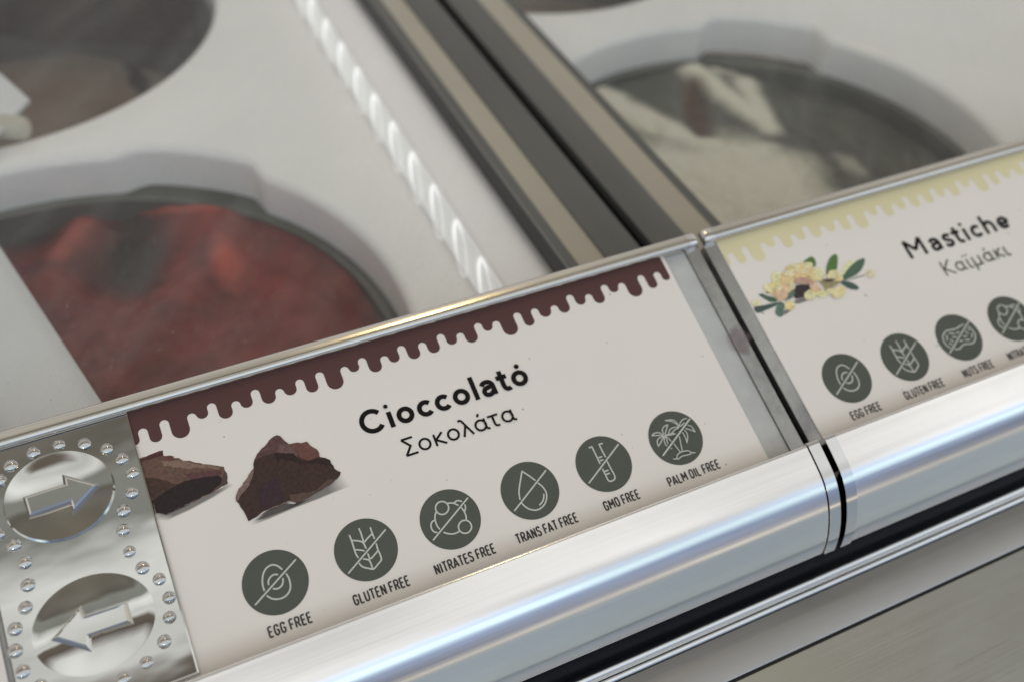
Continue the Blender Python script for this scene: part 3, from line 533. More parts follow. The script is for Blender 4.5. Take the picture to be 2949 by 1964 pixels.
def make_lid(x0, x1, mirror, label):
    """x0..x1 outer ends; the end that meets the neighbour carries the caps"""
    root = empty('glass_cover', ((x0 + x1) / 2, 0, GZ))
    cx = (x0 + x1) / 2
    tag(root, label, 'freezer lid')
    def part(mb, name, mat, smooth=None, parent=None):
        mb.v = [(x - cx, y, z - GZ) for x, y, z in mb.v]
        return mb.build(name, mat, parent or root, smooth)
    e = x0 if mirror else x1                     # meeting end
    s = 1 if mirror else -1                      # direction inwards
    def span(a, b): return (min(e + s * a, e + s * b), max(e + s * a, e + s * b))
    far = x1 if mirror else x0
    lo, hi = min(e + s * .252, far), max(e + s * .252, far)
    mb = MB(); mb.extrude_x(tube_profile(), lo, hi, 8); part(mb, 'handle_tube', M_ALU, 40)
    a, b = span(.004, .235)
    mb = MB(); mb.extrude_x(tube_profile(.03), a, b); part(mb, 'end_cap', M_CAP, 40)
    # slanted holder body
    lo2, hi2 = min(e + s * .30, far), max(e + s * .30, far)
    body = [vh(-1.04, -.06), vh(3.64, -.06), (3.43, GZ + .03), (-1.0, GZ + .03 - .25), (-1.06, -.45)]
    mb = MB(); mb.extrude_x(body, lo2, hi2); part(mb, 'label_holder', M_HOLDER)
    a, b = span(.004, .29)
    prof = [vh(-1.03, -.30), vh(-1.03, -.05), vh(-1.03, -.02), vh(3.36, -.02), vh(3.36, -.30)]
    mb = MB(); mb.extrude_x(prof, a, b); ef = part(mb, 'end_frame', M_END)
    lo3, hi3 = min(e + s * .24, far), max(e + s * .24, far)
    mb = MB(); mb.extrude_x(rail_profile(), lo3, hi3, 8); part(mb, 'top_rail', M_RAIL, 40)
    # rounded rail cap
    mb = MB(); pr = rail_profile(); n = len(pr); c = vh(3.51, .02); rings = []
    for x, k in ((.238, 1.04), (.10, 1.04), (.05, .98), (.02, .86), (.006, .62)):
        rings.append((e + s * x, [(c[0] + (p[0] - c[0]) * k, c[1] + (p[1] - c[1]) * k) for p in pr]))
    vs = []; fs = []
    for x, q in rings: vs += [(x, y, z) for y, z in q]
    for r in range(len(rings) - 1):
        for i in range(n):
            j = (i + 1) % n
            f = (r * n + i, r * n + j, (r + 1) * n + j, (r + 1) * n + i)
            fs.append(f if s < 0 else f[::-1])
    fs.append(tuple(range((len(rings) - 1) * n, len(rings) * n)) if s < 0 else tuple(range(len(rings) * n - 1, (len(rings) - 1) * n - 1, -1)))
    fs.append(tuple(range(n - 1, -1, -1)) if s < 0 else tuple(range(n)))
    mb.add(vs, fs); part(mb, 'rail_cap', M_CAP, 50)
    # upright wall behind the rail
    mb = MB(); mb.extrude_x([(3.30, GZ + .01), vh(3.5, -.05), vh(3.655, -.05), (3.445, GZ + .01)], lo3, hi3); part(mb, 'rail_back', M_RAIL)
    # glass and its frame
    mb = MB(); a, b = min(far, e + s * .9), max(far, e + s * .9); mb.box(a, b, 3.2, 35.8, GZ - .22, GZ); part(mb, 'glass_pane', M_GLASS)
    a, b = span(.085, .93); 
    prof = [(a, GZ - .22), (b, GZ - .22), (b, GZ + .015)]
    for i in range(9):
        t = i / 8; x = b + (a - b) * t; prof.append((x, GZ + .02 + .10 * math.sin(math.pi * (.12 + .76 * t))))
    prof.append((a, GZ + .015))
    mb = MB(); n = len(prof)
    mb.add([(x, 3.2, z) for x, z in prof] + [(x, 35.8, z) for x, z in prof],
           [tuple(range(n)), tuple(range(2 * n - 1, n - 1, -1))] + [((i + 1) % n, i, n + i, n + (i + 1) % n) for i in range(n)])
    part(mb, 'side_profile', M_PROFILE, 30)
    a, b = span(.935, 1.55 if not mirror else 1.66); mb = MB(); mb.box(a, b, 3.46, 35.7, GZ + .004, GZ + .012); part(mb, 'beige_strip', M_BEIGE)
    if not mirror:
        a, b = span(1.555, 2.16); mb = MB(); mb.box(a, b, 3.46, 35.7, GZ + .004, GZ + .010); g = part(mb, 'dark_border', M_PROFILE)
        a, b = span(1.88, 2.14); mb = MB(); mb.box(a, b, 3.46, 35.7, GZ + .014, GZ + .05); part(mb, 'lid_gasket', M_GASKET)
        a, b = span(1.80, 1.83); mb = MB(); mb.box(a, b, 3.46, 35.7, GZ + .014, GZ + .02); part(mb, 'border_line', M_LINE)
    else:
        a, b = span(1.665, 1.92); mb = MB(); mb.box(a, b, 3.46, 35.7, GZ + .004, GZ + .010); part(mb, 'dark_border', M_PROFILE)
    return root, ef, part
lid_l, ef_l, part_l = make_lid(-14.7, 9.388, False, 'freezer lid on the left with pressed chrome arrow plate and brown edged card')
lid_r, ef_r, part_r = make_lid(9.512, 36.0, True, 'freezer lid on the right holding the yellow edged card')

# dried berry stain on the end of the left holder
mb = MB(); c0 = (9.23, 1.33); ringn = 18; rings = []
for k, val in ((0, 1.0), (.45, .95), (1.0, 0.0)):
    rings.append(([(c0[0] + k * .40 * math.cos(2 * math.pi * i / ringn), c0[1] + k * .50 * math.sin(2 * math.pi * i / ringn)) for i in range(ringn)], val))
vs = [(c0[0], c0[1])] + rings[1][0] + rings[2][0]
vals = [1.0] + [.95] * ringn + [0.0] * ringn
me_v = []
for a, b in vs:
    y, z = vh(b, .0); me_v.append((a, y, z))
fs = [(0, 1 + i, 1 + (i + 1) % ringn) for i in range(ringn)] + [(1 + i, 1 + ringn + i, 1 + ringn + (i + 1) % ringn, 1 + (i + 1) % ringn) for i in range(ringn)]
mb.add(me_v, fs)
st = part_l(mb, 'berry_stain', M_STAIN, parent=lid_l)
at = st.data.color_attributes.new('Col', 'FLOAT_COLOR', 'POINT')
for i, v in enumerate(vals): at.data[i].color = (v, v, v, 1)

# ---------------------------------------------------------------- cards
SLOPE = (TILT, 0, 0)
def stroke_set(mb, paths, w, h, cap='round', sm=True, dh=.0009):
    for i, p in enumerate(paths):
        mb.ribbon(smooth_path(p, 6) if sm and len(p) > 2 else p, w, h + i * dh, cap)

# condensed capitals for the captions, unit cell width x height 1
CAPS = {
 'E': (.52, [[(.5, 1), (.07, 1), (.07, 0), (.5, 0)], [(.07, .52), (.44, .52)]]),
 'F': (.50, [[(.5, 1), (.07, 1), (.07, 0)], [(.07, .5), (.44, .5)]]),
 'G': (.60, [[(.53, .75), (.50, .93), (.32, 1.0), (.13, .93), (.07, .72), (.07, .28), (.13, .07), (.31, 0), (.50, .08), (.54, .28), (.54, .48), (.32, .48)]]),
 'L': (.50, [[(.07, 1), (.07, 0), (.48, 0)]]),
 'U': (.60, [[(.07, 1), (.07, .28), (.13, .07), (.31, 0), (.49, .07), (.55, .28), (.55, 1)]]),
 'T': (.54, [[(0, 1), (.54, 1)], [(.27, 1), (.27, 0)]]),
 'N': (.63, [[(.07, 0), (.07, 1), (.56, 0), (.56, 1)]]),
 'I': (.16, [[(.08, 0), (.08, 1)]]),
 'R': (.58, [[(.07, 0), (.07, 1), (.34, 1), (.50, .93), (.54, .75), (.50, .57), (.34, .49), (.07, .49)], [(.32, .49), (.56, 0)]]),
 'A': (.60, [[(0, 0), (.30, 1), (.60, 0)], [(.12, .27), (.48, .27)]]),
 'S': (.56, [[(.50, .80), (.45, .95), (.28, 1), (.11, .94), (.06, .76), (.13, .59), (.43, .44), (.51, .27), (.46, .07), (.28, 0), (.10, .06), (.04, .22)]]),
 'M': (.78, [[(.07, 0), (.07, 1), (.39, .35), (.71, 1), (.71, 0)]]),
 'O': (.60, [[(.31, 1), (.13, .93), (.07, .72), (.07, .28), (.13, .07), (.31, 0), (.49, .07), (.55, .28), (.55, .72), (.49, .93), (.31, 1)]]),
 'P': (.56, [[(.07, 0), (.07, 1), (.34, 1), (.49, .93), (.53, .73), (.49, .54), (.34, .46), (.07, .46)]]),
}
def caption(mb, text, x0, x1, base, height, h):
    adv = []; x = 0
    for ch in text:
        if ch == ' ': x += .30; continue
        adv.append((ch, x)); x += CAPS[ch][0] + .20
    tot = x - .20; k = (x1 - x0) / tot
    for i, (ch, px) in enumerate(adv):
        for j, p in enumerate(CAPS[ch][1]):
            mb.ribbon([(x0 + (px + a) * k, base + b * height) for a, b in p], .026, h + (i % 3) * .0006 + j * .0018, 'butt')

R, W1 = .1095, .083
def o_(x, y=1.9285, r=R): return arc(x, y, r, 0, 360)
def c_(x, y=1.9285, r=R, a=42): return arc(x, y, r, a, 360 - a)
NAME_1 = [arc(2.238, 2.0, .178, 38, 322, 36), [(2.540, 1.785), (2.540, 2.072)], o_(2.80), c_(3.167), c_(3.492), o_(3.823), [(4.083, 1.785), (4.083, 2.225)],
          smooth_path([(4.225, 1.995), (4.262, 2.035), (4.325, 2.047), (4.388, 2.025), (4.418, 1.97), (4.421, 1.90), (4.421, 1.785)]),
          smooth_path([(4.42, 1.945), (4.34, 1.947), (4.265, 1.925), (4.238, 1.876), (4.258, 1.826), (4.312, 1.808), (4.372, 1.826), (4.418, 1.872)]),
          smooth_path([(4.61, 2.17), (4.61, 1.99), (4.612, 1.87), (4.640, 1.818), (4.69, 1.81), (4.722, 1.822)]), [(4.515, 2.046), (4.708, 2.046)], o_(4.927)]
DOTS_1 = [(2.527, 2.172, .037), (4.953, 2.150, .044)]
def alpha_(x, y=1.3335):
    return [arc(x, y, .092, 0, 360), smooth_path([(x + .086, y + .105), (x + .084, y), (x + .092, y - .075), (x + .118, y - .094), (x + .142, y - .092)])]
NAME_1G = [[(2.767, 1.523), (2.572, 1.523), (2.692, 1.384), (2.572, 1.236), (2.778, 1.236)], arc(2.929, 1.3335, .092, 0, 360), [(3.117, 1.228), (3.117, 1.442)],
           [(3.268, 1.442), (3.130, 1.338), (3.290, 1.228)], arc(3.443, 1.3335, .092, 0, 360), smooth_path([(3.590, 1.52), (3.622, 1.53), (3.655, 1.505), (3.690, 1.425)]) + [(3.782, 1.228)],
           [(3.690, 1.418), (3.607, 1.228)]] + alpha_(3.946) + [[(3.972, 1.545), (3.940, 1.492)], [(4.10, 1.432), (4.288, 1.432)],
           smooth_path([(4.190, 1.432), (4.190, 1.30), (4.205, 1.25), (4.235, 1.238), (4.272, 1.240)])] + alpha_(4.445)
dx = 10.057
NAME_2 = [[(13.692, 1.795), (13.692, 2.20), (13.885, 1.955), (14.078, 2.20), (14.078, 1.795)],
          [(a + dx, b + .010) for a, b in NAME_1[7]], [(a + dx, b + .010) for a, b in NAME_1[8]],
          smooth_path([(14.805, 2.025), (14.765, 2.058), (14.70, 2.058), (14.650, 2.02), (14.668, 1.968), (14.735, 1.940), (14.795, 1.908), (14.802, 1.85), (14.752, 1.818), (14.685, 1.820), (14.630, 1.862)]),
          [(a + 10.372, b + .010) for a, b in NAME_1[9]], [(14.876, 2.056), (15.078, 2.056)], [(15.218, 1.795), (15.218, 2.082)], c_(15.502, 1.9385),
          [(15.745, 1.795), (15.745, 2.235)], smooth_path([(15.745, 1.96), (15.775, 2.03), (15.848, 2.060), (15.925, 2.03), (15.957, 1.955), (15.957, 1.87)]) + [(15.957, 1.795)],
          [(16.12, 1.93), (16.35, 1.93)], arc(16.235, 1.9385, R, 0, 318)]
DOTS_2 = [(15.200, 2.186, .037)]
NAME_2G = [[(14.218, 1.213), (14.218, 1.546)], [(14.432, 1.546), (14.240, 1.372), (14.448, 1.213)]] + alpha_(14.620, 1.325) + \
          [smooth_path([(14.842, 1.430), (14.842, 1.29), (14.852, 1.235), (14.880, 1.220), (14.919, 1.224)]),
           [(14.988, 1.432), (14.988, 1.115)], smooth_path([(14.988, 1.32), (15.005, 1.25), (15.072, 1.220), (15.135, 1.25), (15.157, 1.32), (15.157, 1.432)]), [(15.157, 1.27), (15.168, 1.225), (15.190, 1.222)]] + \
          alpha_(15.372, 1.325) + [[(15.392, 1.535), (15.362, 1.482)], [(15.592, 1.220), (15.592, 1.434)], [(15.742, 1.434), (15.606, 1.328), (15.766, 1.220)],
           smooth_path([(15.848, 1.432), (15.848, 1.29), (15.858, 1.235), (15.886, 1.222), (15.935, 1.226)])]
DOTS_2G = [(14.797, 1.508, .021), (14.882, 1.508, .021)]

def drip_outline(x_first, x_last, top, shift, start, end):
    """brown or yellow icing: straight top edge, alternating round gaps and drips"""
    seq = DRIP; out = []; rg = .074
    pts = []
    n = len(seq)
    for i, (x, v) in enumerate(seq):
        if i % 2 == 0:      # gap: from left drip side, round top
            x += .0
            for k in range(13):
                a = math.pi - math.pi * k / 12
                pts.append((x + rg * math.cos(a), v - rg + rg * math.sin(a)))
        else:
            xl = seq[i - 1][0] + rg
            xr = seq[i + 1][0] - rg if i + 1 < n else xl + .16
            r = max(.045, (xr - xl) / 2); c = (xl + xr) / 2
            for k in range(13):
                a = math.pi + math.pi * k / 12
                pts.append((c + r * math.cos(a), v + r + r * math.sin(a)))
    x_start = seq[0][0] - rg - .17
    head = [(x_start, top), (x_start, 2.90)] + [(x_start + .085 + .085 * math.cos(math.pi + math.pi * k / 10), 2.90 + .085 * math.sin(math.pi + math.pi * k / 10)) for k in range(1, 11)]
    full = head + pts
    full = [(a + shift, b) for a, b in full]
    full = [(min(max(a, start), end), b) for a, b in full]
    full.append((full[-1][0], top))
    clean = [full[0]]
    for p in full[1:]:
        if math.hypot(p[0] - clean[-1][0], p[1] - clean[-1][1]) > 1e-4: clean.append(p)
    return clean

def card(x0, x1, v0, v1, label, curve=0.0):
    """paper card lying on the slope; children use slope coordinates"""
    c = empty('flavour_card', (0, 0, 0), SLOPE)
    tag(c, label, 'label card', 'flavour cards in the lid holders')
    mb = MB(); mb.box(x0, x1, v0, v1, -.03, 0.0)
    mb.build('card_sheet', M_CARD, c)
    return c
def badges(c, items, y, base):
    for kind, x, text, a, b in items:
        mb = MB(); mb.poly(arc(x, y, .5, 0, 360, 72)[:-1], .005)
        d = mb.build('allergen_badge', M_GREEN, c)
        mb = MB(); stroke_set(mb, [[(p[0] + x, p[1] + y) for p in q] for q in SYMBOLS[kind]], .026 if kind != 'palm' else .019, .008)
        if kind == 'palm': mb.ribbon([(p[0] + x, p[1] + y) for p in SYMBOLS[kind][0]], .03, .04)
        mb.build('badge_symbol', M_SYMBOL, d)
        mb = MB(); caption(mb, text, a, b, base, .150, .006)
        mb.build('badge_caption', M_CAPTION, c)
def roughen(pts, amp, seed):
    r = random.Random(seed); out = []
    n = len(pts)
    for i in range(n):
        a, b2 = Vector(pts[i]), Vector(pts[(i + 1) % n]); d = b2 - a; k = max(1, int(d.length / .05))
        nn = Vector((-d.y, d.x)).normalized() if d.length > 1e-6 else Vector((0, 0))
        ph = r.uniform(0, 6)
        for j in range(k):
            t = j / k
            q = a + d * t + nn * (amp * (r.uniform(-1, 1) * (1 if j else .4) + .9 * math.sin(math.pi * t) * math.sin(ph)))
            out.append((q.x, q.y))
    return out
def picture(c, name, polys):
    mb = MB(); sh = MB(); al = []
    for i, (pts, col, k) in enumerate(polys):
        if not k:
            n = len(pts); cx = sum(p[0] for p in pts) / n; cy = sum(p[1] for p in pts) / n
            sh.add([(cx, cy, .0022 + i * .0003)] + [(cx + (x - cx) * .72, cy + (y - cy) * .72, .0022 + i * .0003) for x, y in pts] + [(cx + (x - cx) * 1.12, cy + (y - cy) * 1.12, .0022 + i * .0003) for x, y in pts],
                   [(0, 1 + j, 1 + (j + 1) % n) for j in range(n)] + [(1 + j, 1 + n + j, 1 + n + (j + 1) % n, 1 + (j + 1) % n) for j in range(n)])
            d = .55 if sum(col) > 200 else .95
            al += [d] * (n + 1) + [0.0] * n
            continue
        f = 1.12 if name[0] == 'c' else 1.3
        pts = roughen(pts, .012, i) if name[0] == 'c' else smooth_path(list(pts) + [pts[0]], 4)[:-1]
        mb.poly(pts, .004 + i * .0007, tuple(min(.86, v * f) for v in lin(col)))
    o = mb.build(name, M_PICTURE, c)
    if al:
        s_ = sh.build('printed_shadow', M_PSHADOW, o)
        at = s_.data.color_attributes.new('Col', 'FLOAT_COLOR', 'POINT')
        for i, v in enumerate(al): at.data[i].color = (v, v, v, 1)
    return o
def writing(c, name, paths, w, dots, ink):
    mb = MB()
    for i, p in enumerate(paths): mb.ribbon(p, w, .006 + i * .0009, 'butt')
    for i, (x, y, r) in enumerate(dots): mb.poly(arc(x, y, r, 0, 360, 24)[:-1], .022 + i * .001)
    return mb.build(name, ink, c)

c1 = card(-2.6, 8.60, -1.06, 3.39, 'white flavour card with brown drip border and two broken chocolate pieces')
mb = MB(); mb.poly(drip_outline(0, 0, 3.385, 0, -2.0, 8.525), .004); mb.build('drip_border', M_BROWN, c1)
picture(c1, 'chocolate_picture', CHOCOLATE)
writing(c1, 'flavour_name', NAME_1, W1, DOTS_1, M_BLACK)
writing(c1, 'translated_name', NAME_1G, .038, [], M_BLACK)
badges(c1, [('egg', -.019, 'EGG FREE', -.336, .322), ('wheat', 1.434, 'GLUTEN FREE', .995, 1.898), ('molecule', 2.868, 'NITRATES FREE', 2.338, 3.368),
            ('drop', 4.301, 'TRANS FAT FREE', 3.765, 4.868), ('tube', 5.703, 'GMO FREE', 5.385, 6.055), ('palm', 7.142, 'PALM OIL FREE', 6.638, 7.672)], -.006, -.768)
c2 = card(9.79, 20.6, -1.06, 3.39, 'white flavour card with yellow drip border and printed resin beads with leaves')
mb = MB(); mb.poly(drip_outline(0, 0, 3.385, 11.205, 9.80, 20.5), .004); mb.build('drip_border', M_YELLOW, c2)
picture(c2, 'resin_picture', MASTIC)
writing(c2, 'flavour_name', NAME_2, .076, DOTS_2, M_BLACK)
writing(c2, 'translated_name', NAME_2G, .035, DOTS_2G, M_CAPTION)
badges(c2, [('egg', 10.88, 'EGG FREE', 10.548, 11.222), ('wheat', 12.27, 'GLUTEN FREE', 11.806, 12.742), ('nut', 13.628, 'NUTS FREE', 13.245, 13.995),
            ('molecule', 14.985, 'NITRATES FREE', 14.405, 15.45)], -.043, -.815)
c3 = card(-14.0, -3.86, -1.06, 3.39, 'plain pale corner of a card left of the chrome arrow plate')

# ---------------------------------------------------------------- pressed chrome arrow plate
ap = empty('arrow_plate', (0, 0, 0), SLOPE)
tag(ap, 'pressed chrome plate with two opposite arrows in dotted ovals', 'metal plate')
AX0, AX1, AV0, AV1, AH = -3.79, -1.40, -.90, 3.37, .05
mb = MB()
b = .035
mb.add([(AX0, AV0, .003), (AX1, AV0, .003), (AX1, AV1, .003), (AX0, AV1, .003),
        (AX0 + b * .4, AV0 + b * .4, AH - .01), (AX1 - b * .4, AV0 + b * .4, AH - .01), (AX1 - b * .4, AV1 - b * .4, AH - .01), (AX0 + b * .4, AV1 - b * .4, AH - .01),
        (AX0 + b, AV0 + b, AH), (AX1 - b, AV0 + b, AH), (AX1 - b, AV1 - b, AH), (AX0 + b, AV1 - b, AH)],
       [(0, 1, 5, 4), (1, 2, 6, 5), (2, 3, 7, 6), (3, 0, 4, 7), (4, 5, 9, 8), (5, 6, 10, 9), (6, 7, 11, 10), (7, 4, 8, 11), (8, 9, 10, 11)])
mb.build('plate_sheet', M_CHROME, ap)
def oval(cx, cy, rx, ry, arrow, dish):
    mb = MB(); nr, na = 10, 72; prof_h = (lambda t: AH + .012 + .050 * t ** 2 - (.046 if t > .995 else 0)) if dish else (lambda t: AH + .004 + .050 * (1 - t ** 2.0))
    vs = [(cx, cy, prof_h(0))]; fs = []
    for r in range(1, nr + 2):
        t = min(1.0, r / nr) if r <= nr else 1.03
        h = prof_h(t) if r <= nr - (1 if dish else 0) else (AH + .060 if r == nr else AH + .002)
        if not dish and r == nr: h = AH + .004
        for a in range(na): vs.append((cx + rx * t * math.cos(2 * math.pi * a / na), cy + ry * t * math.sin(2 * math.pi * a / na), h))
    for a in range(na): fs.append((0, 1 + a, 1 + (a + 1) % na))
    for r in range(nr):
        for a in range(na):
            p, q = 1 + r * na, 1 + (r + 1) * na
            fs.append((p + a, q + a, q + (a + 1) % na, p + (a + 1) % na))
    mb.add(vs, fs); o = mb.build('oval_boss', M_CHROME, ap, 60)
    mb = MB(); n = len(arrow); c = Vector((sum(p[0] for p in arrow) / n, sum(p[1] for p in arrow) / n))
    def inset(d):
        out = []
        for i in range(n):
            p0, p1, p2 = Vector(arrow[i - 1]), Vector(arrow[i]), Vector(arrow[(i + 1) % n])
            d1 = (p1 - p0).normalized(); d2 = (p2 - p1).normalized()
            n1 = Vector((-d1.y, d1.x)); n2 = Vector((-d2.y, d2.x)); m = (n1 + n2)
            m = m / max(.25, m.dot(n1) if abs(m.dot(n1)) > .25 else .25)
            out.append((p1.x + m.x * d, p1.y + m.y * d))
        return out
    lay = [(inset(-.045), AH + .02), (inset(0), AH + .095), (inset(.028), AH + .118)]
    vs = []; fs = []
    for q, h in lay: vs += [(a, b2, h) for a, b2 in q]
    for r in range(2):
        for i in range(n):
            j = (i + 1) % n; fs.append((r * n + i, r * n + j, (r + 1) * n + j, (r + 1) * n + i))
    fs.append(tuple(range(2 * n, 3 * n))); mb.add(vs, fs)
    mb.build('raised_arrow', M_CHROME, o)
oval(-2.64, 2.365, .775, .690, [(-3.10, 2.47), (-3.085, 2.175), (-2.50, 2.195), (-2.485, 2.055), (-2.105, 2.318), (-2.50, 2.60), (-2.51, 2.475)], True)
oval(-2.60, .315, .825, .695, [(-3.135, .285), (-2.735, -.02), (-2.70, .145), (-2.125, .14), (-2.13, .415), (-2.70, .43), (-2.73, .575)], False)
right_studs = [(-1.839, 2.886), (-1.652, 2.646), (-1.571, 2.364), (-1.642, 2.069), (-1.818, 1.837), (-1.902, 1.521), (-1.884, 1.18), (-1.789, .872), (-1.609, .619),
               (-1.534, .308), (-1.59, .01), (-1.767, -.278), (-2.051, -.476), (-2.399, -.59)]
studs = right_studs + [(-5.225 - x, v) for x, v in right_studs] + [(-2.128, 3.071), (-2.479, 3.168), (-2.856, 3.175), (-3.209, 3.064)]
mb = MB(); na, nr = 20, 6; vs = [(0, 0, .056)]; fs = []
for r in range(1, nr + 1):
    t = r / nr; rr = .103 * t
    h = .056 * (math.cos(t * math.pi / 2) ** .8 if t < 1 else 0)
    for a in range(na): vs.append((rr * math.cos(2 * math.pi * a / na), rr * math.sin(2 * math.pi * a / na), h))
for a in range(na): fs.append((0, 1 + a, 1 + (a + 1) % na))
for r in range(nr - 1):
    for a in range(na):
        p, q = 1 + r * na, 1 + (r + 1) * na
        fs.append((p + a, q + a, q + (a + 1) % na, p + (a + 1) % na))
mb.add(vs, fs)
first = None
for x, v in studs:
    if first is None:
        first = mb.build('round_stud', M_STUD, ap, 80); s_ = first
    else:
        s_ = first.copy(); COL.objects.link(s_); s_.parent = ap
    j = random.Random(int(x * 1000 + v * 77))
    s_.location = ((x + j.uniform(-.012, .012)) * U, (v + j.uniform(-.012, .012)) * U, (AH + .002) * U)
    s_.rotation_euler = (j.uniform(-.12, .12), j.uniform(-.12, .12), 0)
    s_.scale = (j.uniform(.9, 1.04),) * 2 + (j.uniform(.8, 1.1),)

# ---------------------------------------------------------------- white liners with round wells
PZ = -1.30
def hole_radius(a, R0, tab):
    """a in degrees; tab = (from, to, extra)"""
    t0, t1, ex = tab; m = 7.0
    k = max(0.0, min(1.0, (a - t0) / m + .5)) * max(0.0, min(1.0, (t1 - a) / m + .5))
    k = k * k * (3 - 2 * k)
    return R0 + ex * k
def liner(x0, x1, y0, y1, holes, wall, label, depth=-2.5):
    root = empty('well_liner', ((x0 + x1) / 2, (y0 + y1) / 2, PZ)); ox, oy = (x0 + x1) / 2, (y0 + y1) / 2
    tag(root, label, 'freezer liner')
    mb = MB(); NA = 360
    # square cells, one per hole: outline ring to hole ring
    ys = [y0] + [(holes[i][1] + holes[i + 1][1]) / 2 for i in range(len(holes) - 1)] + [y1]
    for i, (hx, hy, R0, tab) in enumerate(holes):
        ya, yb = ys[i], ys[i + 1]; vs = []; fs = []
        rim = []
        for k in range(NA):
            a = 360.0 * k / NA; r = hole_radius(a, R0, tab); ca, sa = math.cos(rad(a)), math.sin(rad(a))
            t = min(((x1 - hx) / ca) if ca > 1e-9 else 1e9, ((x0 - hx) / ca) if ca < -1e-9 else 1e9,
                    ((yb - hy) / sa) if sa > 1e-9 else 1e9, ((ya - hy) / sa) if sa < -1e-9 else 1e9)
            vs += [(hx + t * ca, hy + t * sa, PZ), (hx + (r + .26) * ca, hy + (r + .26) * sa, PZ)]
            for q in range(1, 6):
                an = math.pi / 2 * q / 5
                vs.append((hx + (r + .26 - .26 * math.sin(an)) * ca, hy + (r + .26 - .26 * math.sin(an)) * sa, PZ - .26 * (1 - math.cos(an))))
            vs.append((hx + r * ca, hy + r * sa, depth))
        for k in range(NA):
            j = (k + 1) % NA
            for q in range(7): fs.append((k * 8 + q, j * 8 + q, j * 8 + q + 1, k * 8 + q + 1))
        vs = [(x - ox, y - oy, z - PZ) for x, y, z in vs]
        mb.add(vs, fs)
    mb.build('well_panel', M_WHITE, root, 50)
    if wall:
        prof = smooth_path(wall, 4); mb = MB(); n = len(prof); s = len(wall)
        vs = [(x - ox, y0 - oy, z - PZ) for x, z in prof] + [(x - ox, y1 - oy, z - PZ) for x, z in prof]
        fs = [(i, i + 1, n + i + 1, n + i) for i in range(n - 1)]
        mb.add(vs, fs); mb.build('side_wall', M_WHITE, root, 60)
    return root
LH = [(-2.9, 7.1, 7.36, (43, 69, .42)), (-3.2, 22.6, 6.98, (43, 69, .42))]
RH = [(15.25, 8.2, 6.45, (41, 71, .62)), (15.0, 22.2, 5.65, (41, 71, .5))]
liner(-15, 5.70, -.2, 33, LH, [(5.70, PZ), (5.83, PZ + .03), (5.91, PZ + .13), (6.04, -.93), (6.16, -.61), (6.22, -.51), (6.36, -.47), (6.9, -.46), (7.5, -.50), (8.5, -.54)],
      'white plastic liner with round wells under the left glass lid, glowing rings along its edge')
liner(10.4, 34, -.2, 33, RH, None, 'white plastic liner with round wells under the right glass lid')

# bright ring reflections, built as emissive rings, along the inner edge of the left liner
strip = empty('glow_row', (6.1, 7, -.9))
tag(strip, 'row of glowing white rings standing for lamp reflections along the white inner edge of the left freezer', 'reflection rings')
for k in range(-1, 11):
    yc = 7.07 + 1.395 * k
    ring_pts = []
    for i in range(29):
        t = 2 * math.pi * i / 28
        y = yc + .56 * math.cos(t) + .17 * math.sin(t)
        sdown = .43 - .36 * math.cos(t) + .13 * math.sin(t)
        z = -.5 - .8 * sdown / .854
        ring_pts.append(Vector((6.2 + .375 * (z + .5) - .07, y, z + .02)))
    mb = MB(); vs = []; fs = []; ns = 6; m = 28
    for i in range(m):
        d = (ring_pts[(i + 1) % m] - ring_pts[i - 1]).normalized(); n1 = Vector((-.936, 0, .351)); n2 = d.cross(n1).normalized()
        w = .007 + .034 * max(0, math.cos(2 * math.pi * i / m - .35)) ** 1.2
        for q in range(ns):
            a = 2 * math.pi * q / ns; p = ring_pts[i] + (n1 * math.cos(a) + n2 * math.sin(a)) * w
            vs.append((p.x - 6.1, p.y - 7, p.z + .9))
    for i in range(m):
        for q in range(ns):
            j = (i + 1) % m; r = (q + 1) % ns
            fs.append((i * ns + q, j * ns + q, j * ns + r, i * ns + r))
    mb.add(vs, fs); mb.build('glow_ring', M_RING_GLOW, strip, 80)

mb = MB(); y0, y1 = 2.0 - 7, 32 - 7  # glowing strip added behind the rings to brighten wall and liner
mb.add([(x - 6.1, y, z + .9) for y in (y0, y1) for x, z in ((5.925, -1.17), (5.905, -1.165), (6.150, -.53), (6.17, -.535))],
       [(0, 1, 5, 4), (1, 2, 6, 5), (2, 3, 7, 6), (3, 0, 4, 7), (3, 2, 1, 0), (4, 5, 6, 7)])
mb.build('wall_glow_strip', M_WALL_GLOW, strip)

# ---------------------------------------------------------------- tubs
def tub(cx, cy, R0, top, depth, label, tab=None):
    root = empty('gelato_tub', (cx, cy, depth)); tag(root, label, 'gelato tub')
    mb = MB(); na = 120; vs = []; fs = []
    prof = [(R0 + .55, top - .08), (R0 + .10, top - .05), (R0 + .02, top), (R0 - .10, top + .02), (R0 - .20, top - .05), (R0 - .22, top - .3), (R0 - .45, depth), (0.01, depth)]
    for r, z in prof:
        for a in range(na): vs.append((r * math.cos(2 * math.pi * a / na), r * math.sin(2 * math.pi * a / na), z - depth))
    for i in range(len(prof) - 1):
        for a in range(na):
            j = (a + 1) % na; fs.append((i * na + a, i * na + j, (i + 1) * na + j, (i + 1) * na + a))
    mb.add(vs, fs); mb.build('tub_wall', M_TUB, root, 40)
    return root
def nz(x, y, s, seed=0): return noise.fractal(Vector((x * s, y * s, seed * 7.3)), .9, 2.0, 5)
